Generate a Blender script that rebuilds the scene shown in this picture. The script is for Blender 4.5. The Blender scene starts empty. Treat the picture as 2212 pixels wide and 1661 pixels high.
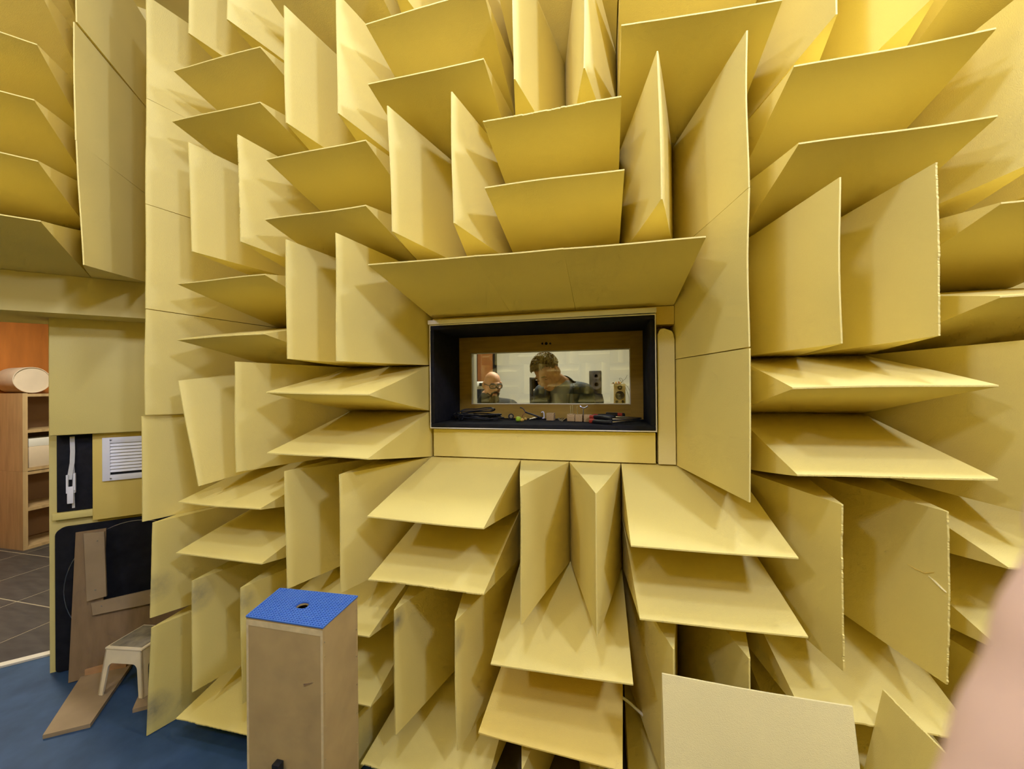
import bpy, bmesh, math, random
import numpy as np
from mathutils import Vector, Matrix
random.seed(7)
V = Vector
S = 0.5                                   # one wall cell, metres
ZF = 6.5                                  # floor, in wall rows
# ------------------------------------------------------------------ camera
CAM = np.array([3.8653 * S, -3.9158 * S, (ZF - 3.2381) * S])
YAW, PIT, ROL, F = -.2373, .0047, -.0101, 838.06
D = 1.1676 * S                            # wedge length
_f = np.array([math.sin(YAW), math.cos(YAW), 0]); _r = np.array([math.cos(YAW), -math.sin(YAW), 0]); _u = np.array([0, 0, 1.])
FW = _f * math.cos(PIT) + _u * math.sin(PIT); _u1 = _u * math.cos(PIT) - _f * math.sin(PIT)
RT = _r * math.cos(ROL) + _u1 * math.sin(ROL); UP = -_r * math.sin(ROL) + _u1 * math.cos(ROL)
scene = bpy.context.scene
col = scene.collection
cd = bpy.data.cameras.new('camera'); co = bpy.data.objects.new('camera', cd); col.objects.link(co)
cd.sensor_width = 36; cd.lens = F * 36 / 2212; cd.clip_start = .004; cd.clip_end = 60
co.matrix_world = Matrix(((RT[0], UP[0], -FW[0], CAM[0]), (RT[1], UP[1], -FW[1], CAM[1]), (RT[2], UP[2], -FW[2], CAM[2]), (0, 0, 0, 1)))
cd.dof.use_dof = True; cd.dof.focus_distance = 2.2; cd.dof.aperture_fstop = cd.lens / 2.2
scene.camera = co
# ------------------------------------------------------------------ light
scene.cycles.max_bounces = 10; scene.cycles.diffuse_bounces = 6; scene.cycles.glossy_bounces = 3; scene.cycles.caustics_reflective = False; scene.cycles.caustics_refractive = False
scene.cycles.use_adaptive_sampling = True; scene.cycles.adaptive_threshold = .065; scene.cycles.adaptive_min_samples = 12
w = bpy.data.worlds.new('world'); scene.world = w; w.use_nodes = True
w.node_tree.nodes['Background'].inputs[0].default_value = (.55, .55, .5, 1); w.node_tree.nodes['Background'].inputs[1].default_value = .02
vs = scene.view_settings
vs.view_transform = 'Standard'; vs.look = 'None'; vs.exposure = 0.0; vs.gamma = 1; vs.use_curve_mapping = False
CEIL = 3.95
LAMPS = [  # x, y, z, bulb radius, watts, colour: the bare bulbs of the chamber
    (0.15, -3.2, 3.4, .12, 57, (.99, 1.11, 1.9)),
    (1.6, -1.7, 3.6, .12, 39, (.99, 1.11, 1.9)),
    (3.4, -2.3, 3.2, .12, 83, (.99, 1.11, 1.9)),
    (3.0, -0.75, 3.7, .12, 56, (.99, 1.11, 1.9)),
]
OUTER_LAMPS = [(1.3, 1.75, 2.75, 1.2, .3, 60, (1, .95, .82)), (-2.6, 0.05, 2.75, .8, .3, 60, (1, .93, .8))]

def ray(x, y): return FW + RT * (x - 1106) / F + UP * (830.5 - y) / F
def pl(x, y, n, d):
    r = ray(x, y); n = np.array(n, float); return CAM + (d - n @ CAM) / (n @ r) * r
def onz(x, y, z): return pl(x, y, (0, 0, 1), z)
def ony(x, y, Y): return pl(x, y, (0, 1, 0), Y)
def at(x, y, d): return CAM + d * ray(x, y)

# ------------------------------------------------------------------ materials
def mat(name, c, rough=.8, metal=0, noise=0, scale=8, bump=0, bscale=200, spec=.3, trans=0, emit=None, stretch=None, c2=None, sss=0, stain=None, sheen=0, detail=4, bdetail=2):
    m = bpy.data.materials.new(name); m.use_nodes = True; nt = m.node_tree; N = nt.nodes; L = nt.links
    b = N['Principled BSDF']; b.inputs['Roughness'].default_value = rough; b.inputs['Metallic'].default_value = metal
    b.inputs['Specular IOR Level'].default_value = spec; b.inputs['Base Color'].default_value = (*c, 1)
    if trans: b.inputs['Transmission Weight'].default_value = trans
    if sheen: b.inputs['Sheen Weight'].default_value = sheen
    if sss:
        b.inputs['Subsurface Weight'].default_value = 1; b.inputs['Subsurface Radius'].default_value = (1, .8, .4); b.inputs['Subsurface Scale'].default_value = sss
    if emit: b.inputs['Emission Color'].default_value = (*emit[:3], 1); b.inputs['Emission Strength'].default_value = emit[3]
    tc = N.new('ShaderNodeTexCoord'); vec = tc.outputs['Object']
    if stretch:
        mp = N.new('ShaderNodeMapping'); mp.inputs['Scale'].default_value = stretch; L.new(vec, mp.inputs[0]); vec = mp.outputs[0]
    colour = None
    if noise or c2:
        nz = N.new('ShaderNodeTexNoise'); nz.inputs['Scale'].default_value = scale; nz.inputs['Detail'].default_value = detail; L.new(vec, nz.inputs['Vector'])
        rp = N.new('ShaderNodeValToRGB'); a, e = rp.color_ramp.elements; a.position = .3; e.position = .7
        d = c2 if c2 else tuple(v * (1 - noise) for v in c)
        a.color = (*d, 1); e.color = (*(c if c2 else tuple(min(1, v * (1 + noise * .6)) for v in c)), 1)
        L.new(nz.outputs['Fac'], rp.inputs[0]); colour = rp.outputs[0]
    if stain:                                 # smudges: (world position, radius) each, grey
        if colour is None:
            rgb = N.new('ShaderNodeRGB'); rgb.outputs[0].default_value = (*c, 1); colour = rgb.outputs[0]
        g = N.new('ShaderNodeNewGeometry')
        for (p, rad) in stain:
            vd = N.new('ShaderNodeVectorMath'); vd.operation = 'DISTANCE'; L.new(g.outputs['Position'], vd.inputs[0]); vd.inputs[1].default_value = p
            nz = N.new('ShaderNodeTexNoise'); nz.inputs['Scale'].default_value = 28; nz.inputs['Detail'].default_value = 5; L.new(g.outputs['Position'], nz.inputs['Vector'])
            mr = N.new('ShaderNodeMapRange'); mr.inputs[1].default_value = 0; mr.inputs[2].default_value = rad; mr.inputs[3].default_value = 1; mr.inputs[4].default_value = 0; L.new(vd.outputs['Value'], mr.inputs[0])
            m2 = N.new('ShaderNodeMath'); m2.operation = 'MULTIPLY'; L.new(mr.outputs[0], m2.inputs[0]); L.new(nz.outputs['Fac'], m2.inputs[1])
            m3 = N.new('ShaderNodeMath'); m3.operation = 'MULTIPLY'; m3.use_clamp = True; L.new(m2.outputs[0], m3.inputs[0]); m3.inputs[1].default_value = 1.5
            mx = N.new('ShaderNodeMix'); mx.data_type = 'RGBA'; L.new(m3.outputs[0], mx.inputs[0]); L.new(colour, mx.inputs[6]); mx.inputs[7].default_value = (.16, .15, .12, 1); colour = mx.outputs[2]
    if colour is not None: L.new(colour, b.inputs['Base Color'])
    if bump:
        nb = N.new('ShaderNodeTexNoise'); nb.inputs['Scale'].default_value = bscale; nb.inputs['Detail'].default_value = bdetail; L.new(vec, nb.inputs['Vector'])
        bp = N.new('ShaderNodeBump'); bp.inputs['Strength'].default_value = bump; bp.inputs['Distance'].default_value = .002; L.new(nb.outputs['Fac'], bp.inputs['Height']); L.new(bp.outputs[0], b.inputs['Normal'])
    return m
FOAM = (.82, .685, .195)
M = {
 'foam': mat('foam', FOAM, .75, noise=.05, scale=3, bump=.25, bscale=420, spec=.9, detail=1, bdetail=0),
 'foam_pale': mat('foam_pale', (.84, .74, .34), .75, noise=.05, scale=3, bump=.25, bscale=420, spec=.9, detail=1, bdetail=0),
 'foam_deep': mat('foam_deep', (.83, .63, .13), .75, noise=.06, scale=4, bump=.25, bscale=420, spec=.9, detail=1, bdetail=0),
 'foam_wall': mat('foam_wall', (.76, .64, .22), .95, noise=.06, scale=4, spec=.08, detail=0),
 'black_foam': mat('black_foam', (.022, .022, .024), .95, noise=.2, scale=30, bump=.3, bscale=300, spec=.1),
 'white_edge': mat('white_edge', (.90, .86, .72), .6, noise=.05),
 'frame_wood': mat('frame_wood', (.44, .28, .05), .65, noise=.15, scale=6, stretch=(1, 1, 8), spec=.12),
 'black': mat('black', (.012, .012, .013), .45, spec=.4),
 'black_matt': mat('black_matt', (.014, .014, .015), .85, noise=.3, scale=20, spec=.2),
 'rubber': mat('rubber', (.015, .015, .016), .5, spec=.4),
 'blue_floor': mat('blue_floor', (.045, .095, .18), .6, noise=.3, scale=9, bump=.15, bscale=60, c2=(.028, .065, .125), spec=.3, detail=8),
 'shaded_floor': mat('shaded_floor', (.16, .12, .06), .9, noise=.2, scale=9),
 'tile': mat('tile', (.085, .075, .062), .55, noise=.35, scale=5, stretch=(1, 4, 1), c2=(.05, .044, .038), spec=.3, detail=8),
 'grout': mat('grout', (.34, .29, .19), .9, noise=.1),
 'threshold': mat('threshold', (.75, .70, .55), .6),
 'mdf': mat('mdf', (.50, .37, .15), .75, noise=.14, scale=7, c2=(.40, .29, .12), spec=.25, detail=8),
 'mdf_edge': mat('mdf_edge', (.66, .54, .28), .85, noise=.15, scale=30),
 'board': mat('board', (.27, .18, .085), .7, noise=.15, scale=5, stretch=(6, 6, 1), spec=.25),
 'board_pale': mat('board_pale', (.36, .265, .14), .8, noise=.15, scale=6, spec=.2),
 'pine': mat('pine', (.52, .30, .13), .7, noise=.2, scale=12, spec=.25),
 'shelf_wood': mat('shelf_wood', (.52, .36, .17), .6, noise=.16, scale=3, stretch=(8, 8, 1), spec=.3),
 'shelf_inside': mat('shelf_inside', (.30, .17, .08), .7, noise=.15, scale=3),
 'orange_wood': mat('orange_wood', (.58, .20, .035), .45, noise=.12, scale=3, stretch=(6, 6, 1), spec=.35),
 'brown_wood': mat('brown_wood', (.40, .15, .045), .5, noise=.15, scale=3, stretch=(6, 6, 1), spec=.3),
 'white_paint': mat('white_paint', (.76, .73, .62), .8, noise=.03, scale=2),
 'ceiling_white': mat('ceiling_white', (.75, .73, .66), .9, noise=.03),
 'white_plastic': mat('white_plastic', (.90, .91, .90), .45, spec=.4),
 'strap': mat('strap', (.72, .72, .66), .55, noise=.06, scale=30),
 'roll': mat('roll', (.66, .55, .40), .8, noise=.06, scale=10),
 'card': mat('card', (.66, .54, .38), .8, noise=.05, scale=10),
 'stool': mat('stool', (.90, .78, .50), .5, noise=.08, scale=12, spec=.35),
 'stool_top': mat('stool_top', (.40, .35, .22), .8, noise=.5, scale=16, c2=(.18, .16, .11), spec=.2, detail=8),
 'blue_mat': mat('blue_mat', (.03, .10, .36), .5, spec=.4),
 'chrome': mat('chrome', (.7, .7, .68), .25, metal=1),
 'steel': mat('steel', (.45, .45, .44), .35, metal=1),
 'red_grip': mat('red_grip', (.42, .045, .025), .5),
 'green': mat('green', (.40, .60, .03), .5),
 'orange': mat('orange', (.72, .46, .08), .5),
 'copper': mat('copper', (.45, .16, .07), .4, metal=.6),
 'block_end': mat('block_end', (.56, .38, .20), .75, noise=.1, scale=6),
 'skin': mat('skin', (.66, .36, .22), .5, noise=.06, scale=14, spec=.35),
 'skin_b': mat('skin_b', (.58, .33, .20), .5, noise=.06, scale=14, spec=.3),
 'skin_finger': mat('skin_finger', (.80, .56, .42), .55, noise=.05, scale=90, spec=.25),
 'nail': mat('nail', (.75, .50, .42), .35),
 'lip': mat('lip', (.40, .15, .10), .5),
 'eye': mat('eye', (.05, .04, .03), .3),
 'hair': mat('hair', (.24, .17, .07), .6, noise=.5, scale=60, c2=(.09, .065, .03), spec=.3),
 'beard': mat('beard', (.20, .17, .11), .8, noise=.4, scale=60, c2=(.07, .055, .035)),
 'beard_dark': mat('beard_dark', (.07, .045, .03), .85, noise=.3, scale=60),
 'shirt_dark': mat('shirt_dark', (.035, .035, .034), .9, noise=.3, scale=10),
 'shirt_grey': mat('shirt_grey', (.30, .33, .41), .9, noise=.12, scale=14),
 'jacket': mat('jacket', (.028, .046, .068), .8, noise=.25, scale=9),
 'trousers': mat('trousers', (.03, .035, .05), .9, noise=.2),
 'speaker_wood': mat('speaker_wood', (.60, .46, .22), .5, noise=.1, scale=6),
 'cone': mat('cone', (.05, .04, .035), .5),
 'paper': mat('paper', (.72, .70, .62), .7),
}
def glassmat():
    m = bpy.data.materials.new('window_glass'); m.use_nodes = True; nt = m.node_tree; N = nt.nodes; N.remove(N['Principled BSDF'])
    t = N.new('ShaderNodeBsdfTransparent'); t.inputs[0].default_value = (.86, .88, .84, 1)
    g = N.new('ShaderNodeBsdfGlossy'); g.inputs['Roughness'].default_value = .01; g.inputs[0].default_value = (1, 1, 1, 1)
    mx = N.new('ShaderNodeMixShader'); fr = N.new('ShaderNodeFresnel'); fr.inputs[0].default_value = 1.5
    mu = N.new('ShaderNodeMath'); mu.operation = 'MULTIPLY'; mu.inputs[1].default_value = 1.7
    nt.links.new(fr.outputs[0], mu.inputs[0]); nt.links.new(mu.outputs[0], mx.inputs[0]); nt.links.new(t.outputs[0], mx.inputs[1]); nt.links.new(g.outputs[0], mx.inputs[2])
    nt.links.new(mx.outputs[0], N['Material Output'].inputs[0]); return m
M['glass'] = glassmat()

# ------------------------------------------------------------------ mesh helpers
ORIG = {}
def tag(o, label=None, cat=None, group=None, kind=None):
    for k, v in (('label', label), ('category', cat), ('group', group), ('kind', kind)):
        if v: o[k] = v
    return o
def empty(name, loc, label=None, cat=None, group=None):
    o = bpy.data.objects.new(name, None); o.empty_display_size = .05; col.objects.link(o); o.location = V(loc); ORIG[o] = V(loc)
    return tag(o, label, cat, group)
def finish(name, me, m, parent, sharp=35, smooth=True):
    vsn = np.empty(len(me.vertices) * 3); me.vertices.foreach_get('co', vsn); c = vsn.reshape(-1, 3)
    lo, hi = c.min(0), c.max(0); o0 = V(((lo[0] + hi[0]) / 2, (lo[1] + hi[1]) / 2, lo[2]))
    me.vertices.foreach_set('co', (c - np.array(o0)).ravel()); me.update()
    if smooth:
        me.polygons.foreach_set('use_smooth', [True] * len(me.polygons)); me.set_sharp_from_angle(angle=math.radians(sharp))
    if isinstance(m, str): m = M[m]
    if m and not me.materials: me.materials.append(m)
    o = bpy.data.objects.new(name, me); col.objects.link(o); ORIG[o] = o0
    if parent is not None: o.parent = parent; o.location = o0 - ORIG[parent]
    else: o.location = o0
    return o
class MB:
    def __init__(s): s.v = []; s.f = []
    def add(s, vs, fs):
        n = len(s.v); s.v += [tuple(float(a) for a in p) for p in vs]; s.f += [tuple(i + n for i in f) for f in fs]; return s
    def hexa(s, p):   # 8 points: bottom 4 ccw, top 4 ccw
        return s.add(p, [(3, 2, 1, 0), (4, 5, 6, 7), (0, 1, 5, 4), (1, 2, 6, 5), (2, 3, 7, 6), (3, 0, 4, 7)])
    def box(s, a, b, fn=None, bev=0):
        (x0, y0, z0), (x1, y1, z1) = a, b
        if bev:
            bm = bmesh.new(); bmesh.ops.create_cube(bm, size=1)
            for q in bm.verts: q.co = V((x0 + (q.co.x + .5) * (x1 - x0), y0 + (q.co.y + .5) * (y1 - y0), z0 + (q.co.z + .5) * (z1 - z0)))
            bmesh.ops.bevel(bm, geom=bm.edges[:], offset=bev, segments=2, affect='EDGES', profile=.5)
            p = [tuple(q.co) for q in bm.verts]; fs = [tuple(q.index for q in f.verts) for f in bm.faces]; bm.free()
            return s.add([fn(*q) if fn else q for q in p], fs)
        p = [(x0, y0, z0), (x1, y0, z0), (x1, y1, z0), (x0, y1, z0), (x0, y0, z1), (x1, y0, z1), (x1, y1, z1), (x0, y1, z1)]
        return s.hexa([fn(*q) if fn else q for q in p])
    def tube(s, pts, r, n=8, close=False, caps=True):
        pts = [V(p) for p in pts]; k = len(pts); rr = r if isinstance(r, (list, tuple)) else [r] * k
        base = len(s.v); vs = []; prev = None
        for i, p in enumerate(pts):
            a = pts[(i - 1) % k] if (close or i > 0) else p; b = pts[(i + 1) % k] if (close or i < k - 1) else p
            t = (b - a).normalized()
            if prev is None:
                u = t.cross(V((0, 0, 1)));
                if u.length < .05: u = t.cross(V((0, 1, 0)))
            else: u = prev - t * prev.dot(t)
            u.normalize(); prev = u; q = t.cross(u)
            for j in range(n):
                A = 2 * math.pi * j / n; vs.append(p + (u * math.cos(A) + q * math.sin(A)) * rr[i])
        fs = []
        for i in range(k if close else k - 1):
            for j in range(n):
                a = i * n + j; b = i * n + (j + 1) % n; c = ((i + 1) % k) * n + (j + 1) % n; d = ((i + 1) % k) * n + j; fs.append((a, b, c, d))
        if caps and not close: fs += [tuple(range(n))[::-1], tuple((k - 1) * n + j for j in range(n))]
        return s.add(vs, fs)
    def lathe(s, o, axis, prof, n=20, caps=True):   # prof: (dist along axis, radius)
        o = V(o); ax = V(axis).normalized(); u = ax.orthogonal().normalized(); q = ax.cross(u); vs = []
        for (d, r) in prof:
            for j in range(n):
                A = 2 * math.pi * j / n; vs.append(o + ax * d + (u * math.cos(A) + q * math.sin(A)) * r)
        fs = [(i * n + j, i * n + (j + 1) % n, (i + 1) * n + (j + 1) % n, (i + 1) * n + j) for i in range(len(prof) - 1) for j in range(n)]
        if caps: fs += [tuple(range(n))[::-1], tuple((len(prof) - 1) * n + j for j in range(n))]
        return s.add(vs, fs)
    def ell(s, c, r, R=None, nu=20, nv=12):
        vs = []; fs = []
        for i in range(nv + 1):
            t = math.pi * i / nv
            for j in range(nu):
                a = 2 * math.pi * j / nu; p = V((r[0] * math.sin(t) * math.cos(a), r[1] * math.sin(t) * math.sin(a), r[2] * math.cos(t)))
                vs.append((R @ p if R else p) + V(c))
        for i in range(nv):
            for j in range(nu): fs.append((i * nu + j, (i + 1) * nu + j, (i + 1) * nu + (j + 1) % nu, i * nu + (j + 1) % nu))
        return s.add(vs, fs)
    def prism(s, poly, d, fn=None):   # poly list of 3d pts, extrude by vector d
        n = len(poly); p = [V(q) for q in poly]; d = V(d); vs = p + [q + d for q in p]
        fs = [tuple(range(n))[::-1], tuple(range(n, 2 * n))] + [(i, (i + 1) % n, n + (i + 1) % n, n + i) for i in range(n)]
        return s.add([fn(*q) for q in vs] if fn else vs, fs)
    def mesh(s, name, norm=True):
        me = bpy.data.meshes.new(name); me.from_pydata(s.v, [], s.f); me.update()
        if norm:
            bm = bmesh.new(); bm.from_mesh(me); bmesh.ops.recalc_face_normals(bm, faces=bm.faces); bm.to_mesh(me); bm.free()
        return me
    def build(s, name, m, parent=None, sharp=35, smooth=True):
        return finish(name, s.mesh(name), m, parent, sharp, smooth)
def struct(name, mb, m): return tag(mb.build(name, m, smooth=False), kind='structure')
def remeshed(mb, name, vox, smooth=4):
    me = mb.mesh(name, True); o = bpy.data.objects.new('tmp', me); col.objects.link(o)
    md = o.modifiers.new('r', 'REMESH'); md.mode = 'VOXEL'; md.voxel_size = vox
    ms = o.modifiers.new('s', 'SMOOTH'); ms.iterations = smooth; ms.factor = .5
    dg = bpy.context.evaluated_depsgraph_get(); out = bpy.data.meshes.new_from_object(o.evaluated_get(dg)); out.name = name
    bpy.data.objects.remove(o); bpy.data.meshes.remove(me); return out

# ================================================================== THE SETTING
WT, WB = .14, .50                          # main wall: front of the masonry, its back
WX0, WX1, WZ0, WZ1 = 1.012, 2.164, 1.410, 1.965   # hole for the window box
XL, XR, YB = -.5, 6.4, -4.3
mb = MB()
for a, b in (((-.75, WT, 0), (WX0, WB, CEIL)), ((WX1, WT, 0), (XR, WB, CEIL)), ((WX0, WT, 0), (WX1, WB, WZ0)), ((WX0, WT, WZ1), (WX1, WB, CEIL))): mb.box(a, b)
struct('wall_window_side', mb, 'foam_wall')
K = math.sqrt(.5); AL = V((K, K, 0)); NB = V((-K, K, 0)); LB = V((-.81, -.43, 0))
def lw(a, o, z): p = LB + AL * a + NB * o; return (p.x, p.y, z)          # the diagonal wall: along, behind, up
def lpx(x, y, o): 
    n = np.array(NB); q = pl(x, y, n, n @ np.array(LB) + o); d = V(q) - LB; return d.dot(AL), d.z
DO, DB = .30, .53
mb = MB(); mb.box((-.262, DO, 0), (.70, DB, 2.06), lw); mb.box((-1.9, .14, 2.25), (.70, DB, CEIL), lw); mb.box((-1.9, .0, 2.045), (.36, DB, 2.25), lw); mb.box((-1.9, DO, 0), (-1.2, DB, 2.06), lw)
struct('wall_left', mb, 'foam_wall')
e = lw(-1.9, .14, 0)
mb = MB(); mb.box((e[0] - .2, YB, 0), (e[0], e[1], CEIL)); struct('wall_side', mb, 'foam_wall')
mb = MB(); mb.box((XR, YB, 0), (XR + .2, WB, CEIL)); struct('wall_right', mb, 'foam_wall')
mb = MB(); mb.box((e[0] - .2, YB - .2, 0), (XR + .2, YB, CEIL)); wall_back = struct('wall_back', mb, 'foam_wall')
mb = MB(); mb.box((e[0] - .3, YB - .2, CEIL), (XR + .2, WB, CEIL + .1)); struct('ceiling', mb, 'foam_wall')
# floors: blue walkway from the door, floor to the right in a brown put in for shade and yellow bounce
pe, pd = lw(-1.95, DB, 0), lw(.70, DB, 0)
mb = MB(); mb.prism([(pe[0], pe[1], -.06), (pe[0], YB, -.06), (1.25, YB, -.06), (1.25, .13, -.06), (-.35, .13, -.06), (pd[0], pd[1], -.06)], (0, 0, .06)); struct('floor', mb, 'blue_floor')
mb = MB(); mb.box((1.25, YB, -.06), (XR, WT, 0)); struct('floor_shaded', mb, 'shaded_floor')
mb = MB(); mb.box((-1.2, DB - .012, 0), (-.262, DB + .035, .012), lw); struct('trim_threshold', mb, 'threshold')
# outer room: floor, walls, ceiling
OY = 3.35
mb = MB(); q0, q1 = lw(-1.95, DB + .036, 0), lw(.80, DB + .036, 0)
mb.prism([(q1[0], q1[1], -.06), (q1[0], .52, -.06), (XR, .52, -.06), (XR, OY, -.06), (-5.0, OY, -.06), (-5.0, q0[1], -.06), (q0[0], q0[1], -.06)], (0, 0, .0588)); floor2 = struct('floor_outer', mb, 'grout')
mb = MB(); mb.box((-5.0, OY, 0), (XR, OY + .15, 2.9)); struct('wall_outer_back', mb, 'white_paint')
mb = MB(); mb.box((-4.47, -2.6, 0), (-4.32, OY, 2.9)); struct('wall_outer_left', mb, 'orange_wood')
mb = MB(); mb.box((XR, .5, 0), (XR + .15, OY, 2.9)); struct('wall_outer_right', mb, 'white_paint')
mb = MB(); k0, k1 = lw(-1.95, DB + .02, 0), lw(.85, DB + .02, 0); mb.prism([(-5.0, OY + .15, 2.9), (-5.0, k0[1], 2.9), (k0[0], k0[1], 2.9), (k1[0], k1[1], 2.9), (k1[0], OY + .15, 2.9)], (0, 0, .1)); mb.box((k1[0], .52, 2.9), (XR + .15, OY + .15, 3.0)); struct('ceiling_outer', mb, 'ceiling_white')
# floor tiles of the outer room, as seen through the door (each one a piece of the floor)
TX, TY, TXP, TYP, TG = -1.905, .07, .625, .61, .006
pn = V(lw(0, DB + .036, 0))
for i in range(-5, 3):
    for j in range(-4, 6):
        x0, x1, y0, y1 = TX + i * TXP + TG, TX + (i + 1) * TXP - TG, TY + j * TYP + TG, TY + (j + 1) * TYP - TG
        if x1 < -4.3 or x0 > -.6 or y0 > 3.2: continue
        x0 = max(x0, -4.315)
        bm = bmesh.new(); bmesh.ops.create_cube(bm, size=1)
        for v_ in bm.verts: v_.co = V((x0 + (v_.co.x + .5) * (x1 - x0), y0 + (v_.co.y + .5) * (y1 - y0), -.0011 + (v_.co.z + .5) * .0016))
        g_ = bmesh.ops.bisect_plane(bm, geom=bm.verts[:] + bm.edges[:] + bm.faces[:], plane_co=pn, plane_no=-NB, clear_outer=True)
        if len(bm.verts) < 6: bm.free(); continue
        bmesh.ops.holes_fill(bm, edges=bm.edges[:])
        tm = bpy.data.meshes.new('floor_tile'); bm.to_mesh(tm); bm.free(); finish('floor_tile', tm, 'tile', floor2, smooth=False)

# ------------------------------------------------------------------ lamps
def lamp(x, y, z, sx, sy, wt, c, label, ceil):
    t = empty('ceiling_lamp', (x, y, z), label, 'lamp')
    mb = MB(); mb.box((x - sx / 2 - .03, y - sy / 2 - .03, z + .012), (x + sx / 2 + .03, y + sy / 2 + .03, z + .06), bev=.006); mb.build('housing', 'white_plastic', t)
    mb = MB(); mb.tube([(x - .0, y, z + .06), (x, y, ceil)], .012); mb.build('hanger', 'white_plastic', t)
    ld = bpy.data.lights.new('lamp_light', 'AREA'); ld.shape = 'RECTANGLE'; ld.size = sx; ld.size_y = sy; ld.energy = wt; ld.color = c
    lo = bpy.data.objects.new('lamp_light', ld); col.objects.link(lo); lo.parent = t; lo.location = (0, 0, .008)
def bulb(x, y, z, r, wt, c, label):
    t = empty('pendant_bulb', (x, y, z - r), label, 'lamp')
    ld = bpy.data.lights.new('bulb_light', 'POINT'); ld.shadow_soft_size = r; ld.energy = wt; ld.color = c
    lo = bpy.data.objects.new('bulb_light', ld); col.objects.link(lo); lo.parent = t; lo.location = (0, 0, r)
    mb = MB(); mb.lathe((x, y, z + r * 1.1), (0, 0, 1), [(0, .03), (.07, .03), (.08, .008)], 20); mb.build('socket', 'black', t)
    mb = MB(); mb.tube([(x, y, min(z + r * 1.1 + .078, CEIL - .01)), (x, y, CEIL - .002)], .004); mb.build('cord', 'black', t)
for i, a in enumerate(LAMPS): bulb(*a, ['bare pendant bulb hanging at the back left of the foam room', 'bare pendant bulb hanging in front of the wedges above the window', 'bare pendant bulb hanging at the back right of the foam room', 'bare pendant bulb hanging close to the upper right wedges'][i])
for i, a in enumerate(OUTER_LAMPS): lamp(*a, ['white ceiling lamp above the two men behind the window', 'white ceiling lamp in the tiled room beyond the doorway'][i], 2.9)

# ================================================================== FOAM WEDGES
STAINS = []
def wedge(name, base, back, tipa, tipb, m, frayed=0, bow=None, thick=.0048, parent=None):
    """base: 4 corners, order a0 a1 (side at tip end a: two sides), b0 b1 ; tip runs from tipa to tipb"""
    a0, a1, b0, b1 = [V(p) for p in base]; bk = V(back); ta, tb = V(tipa), V(tipb)
    side = ((a1 - a0) + (b1 - b0)).normalized(); out = -bk.normalized()
    bow = random.uniform(-.006, .006) if bow is None else bow
    NU, NT = (150 if frayed else 16), 9; g = [[], []]; cut = [0, .14, .28, .42, .56, .7, .84, .95, .985, 1]
    wave = [random.uniform(-1, 1) * (.0008 if frayed else .0003) for _ in range(NU + 1)]; low = 0
    for i in range(NU + 1):
        if frayed and random.random() < .08: low = random.uniform(-.003, .0005)
        wave[i] += low
    ph = random.uniform(0, 6); wa = random.uniform(.0005, .003)
    for i in range(NU + 1):
        u = i / NU; t = ta.lerp(tb, u) + side * wa * math.sin(ph + u * 5)
        for sd in (0, 1):
            bp = (a0 if sd == 0 else a1).lerp(b0 if sd == 0 else b1, u)
            tp = t + side * (thick / 2) * (1 if sd else -1)
            rowp = [bp + bk]
            for j in range(NT + 1):
                s = cut[j]; rowp.append(bp.lerp(tp, s) + side * bow * math.sin(math.pi * s) * s + (out * wave[i] if j == NT else V((0, 0, 0))))
            g[sd].append(rowp)
    R = NT + 2; vs = []; fs = []
    for sd in (0, 1):
        for r in g[sd]: vs += r
    off = (NU + 1) * R
    ix = lambda sd, i, j: sd * off + i * R + j
    for sd in (0, 1):
        for i in range(NU):
            for j in range(R - 1): fs.append((ix(sd, i, j), ix(sd, i + 1, j), ix(sd, i + 1, j + 1), ix(sd, i, j + 1)))
    for i in range(NU):
        for j in (0, R - 1): fs.append((ix(0, i, j), ix(1, i, j), ix(1, i + 1, j), ix(0, i + 1, j)))
    for i in (0, NU):
        for j in range(R - 1): fs.append((ix(0, i, j), ix(0, i, j + 1), ix(1, i, j + 1), ix(1, i, j)))
    mb = MB(); mb.add(vs, fs); return mb.build(name, m, parent, sharp=28)
TIPPX = {}
def H(k, r, i, l=None, rr=None): TIPPX[('H', k, r, i)] = (l, rr)
def Vw(k, r, i, t=None, b=None): TIPPX[('V', k, r, i)] = (t, b)
H(0,0,0,(375,152),(562,101));H(0,0,1,(372,262),(562,220));Vw(0,1,0,(407,307),(415,543));Vw(0,1,1,(513,290),(520,522))
H(0,2,0,(383,612),None);H(0,2,1,(383,733),None);Vw(0,3,0,(385,822),(428,1050));Vw(0,3,1,(507,781),(510,1020));H(0,4,0,(385,1085),(562,1101));H(0,4,1,(380,1195),(565,1218))
Vw(0,5,0,(415,1255),(415,1495));Vw(0,5,1,(520,1270),None);H(0,6,0,(380,1553),(590,1602));Vw(0,-1,0,None,(407,72));Vw(0,-1,1,None,(490,42))
Vw(1,0,0,(613,12),(618,265));Vw(1,0,1,None,(730,245));H(1,1,0,(575,345),(790,302));H(1,1,1,(572,475),(790,443))
Vw(1,2,0,(618,517),(620,775));Vw(1,2,1,(725,503),(728,780));H(1,3,0,(575,848),(798,853));H(1,3,1,(577,978),(795,992))
Vw(1,4,0,(615,1018),(620,1272));Vw(1,4,1,(733,1025),(737,1280));H(1,5,0,None,(797,1375));H(1,5,1,None,(800,1527))
H(2,0,0,(790,52),None);H(2,0,1,(795,182),(1045,127));Vw(2,1,0,(838,228),(848,500));Vw(2,1,1,(975,198),(980,482))
H(2,4,0,(793,1117),(1045,1142));H(2,4,1,(795,1253),(1045,1283));Vw(2,5,0,(852,1317),(853,1588));Vw(2,5,1,(983,1340),(987,1622));H(2,6,0,(779,1651),None)
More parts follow.
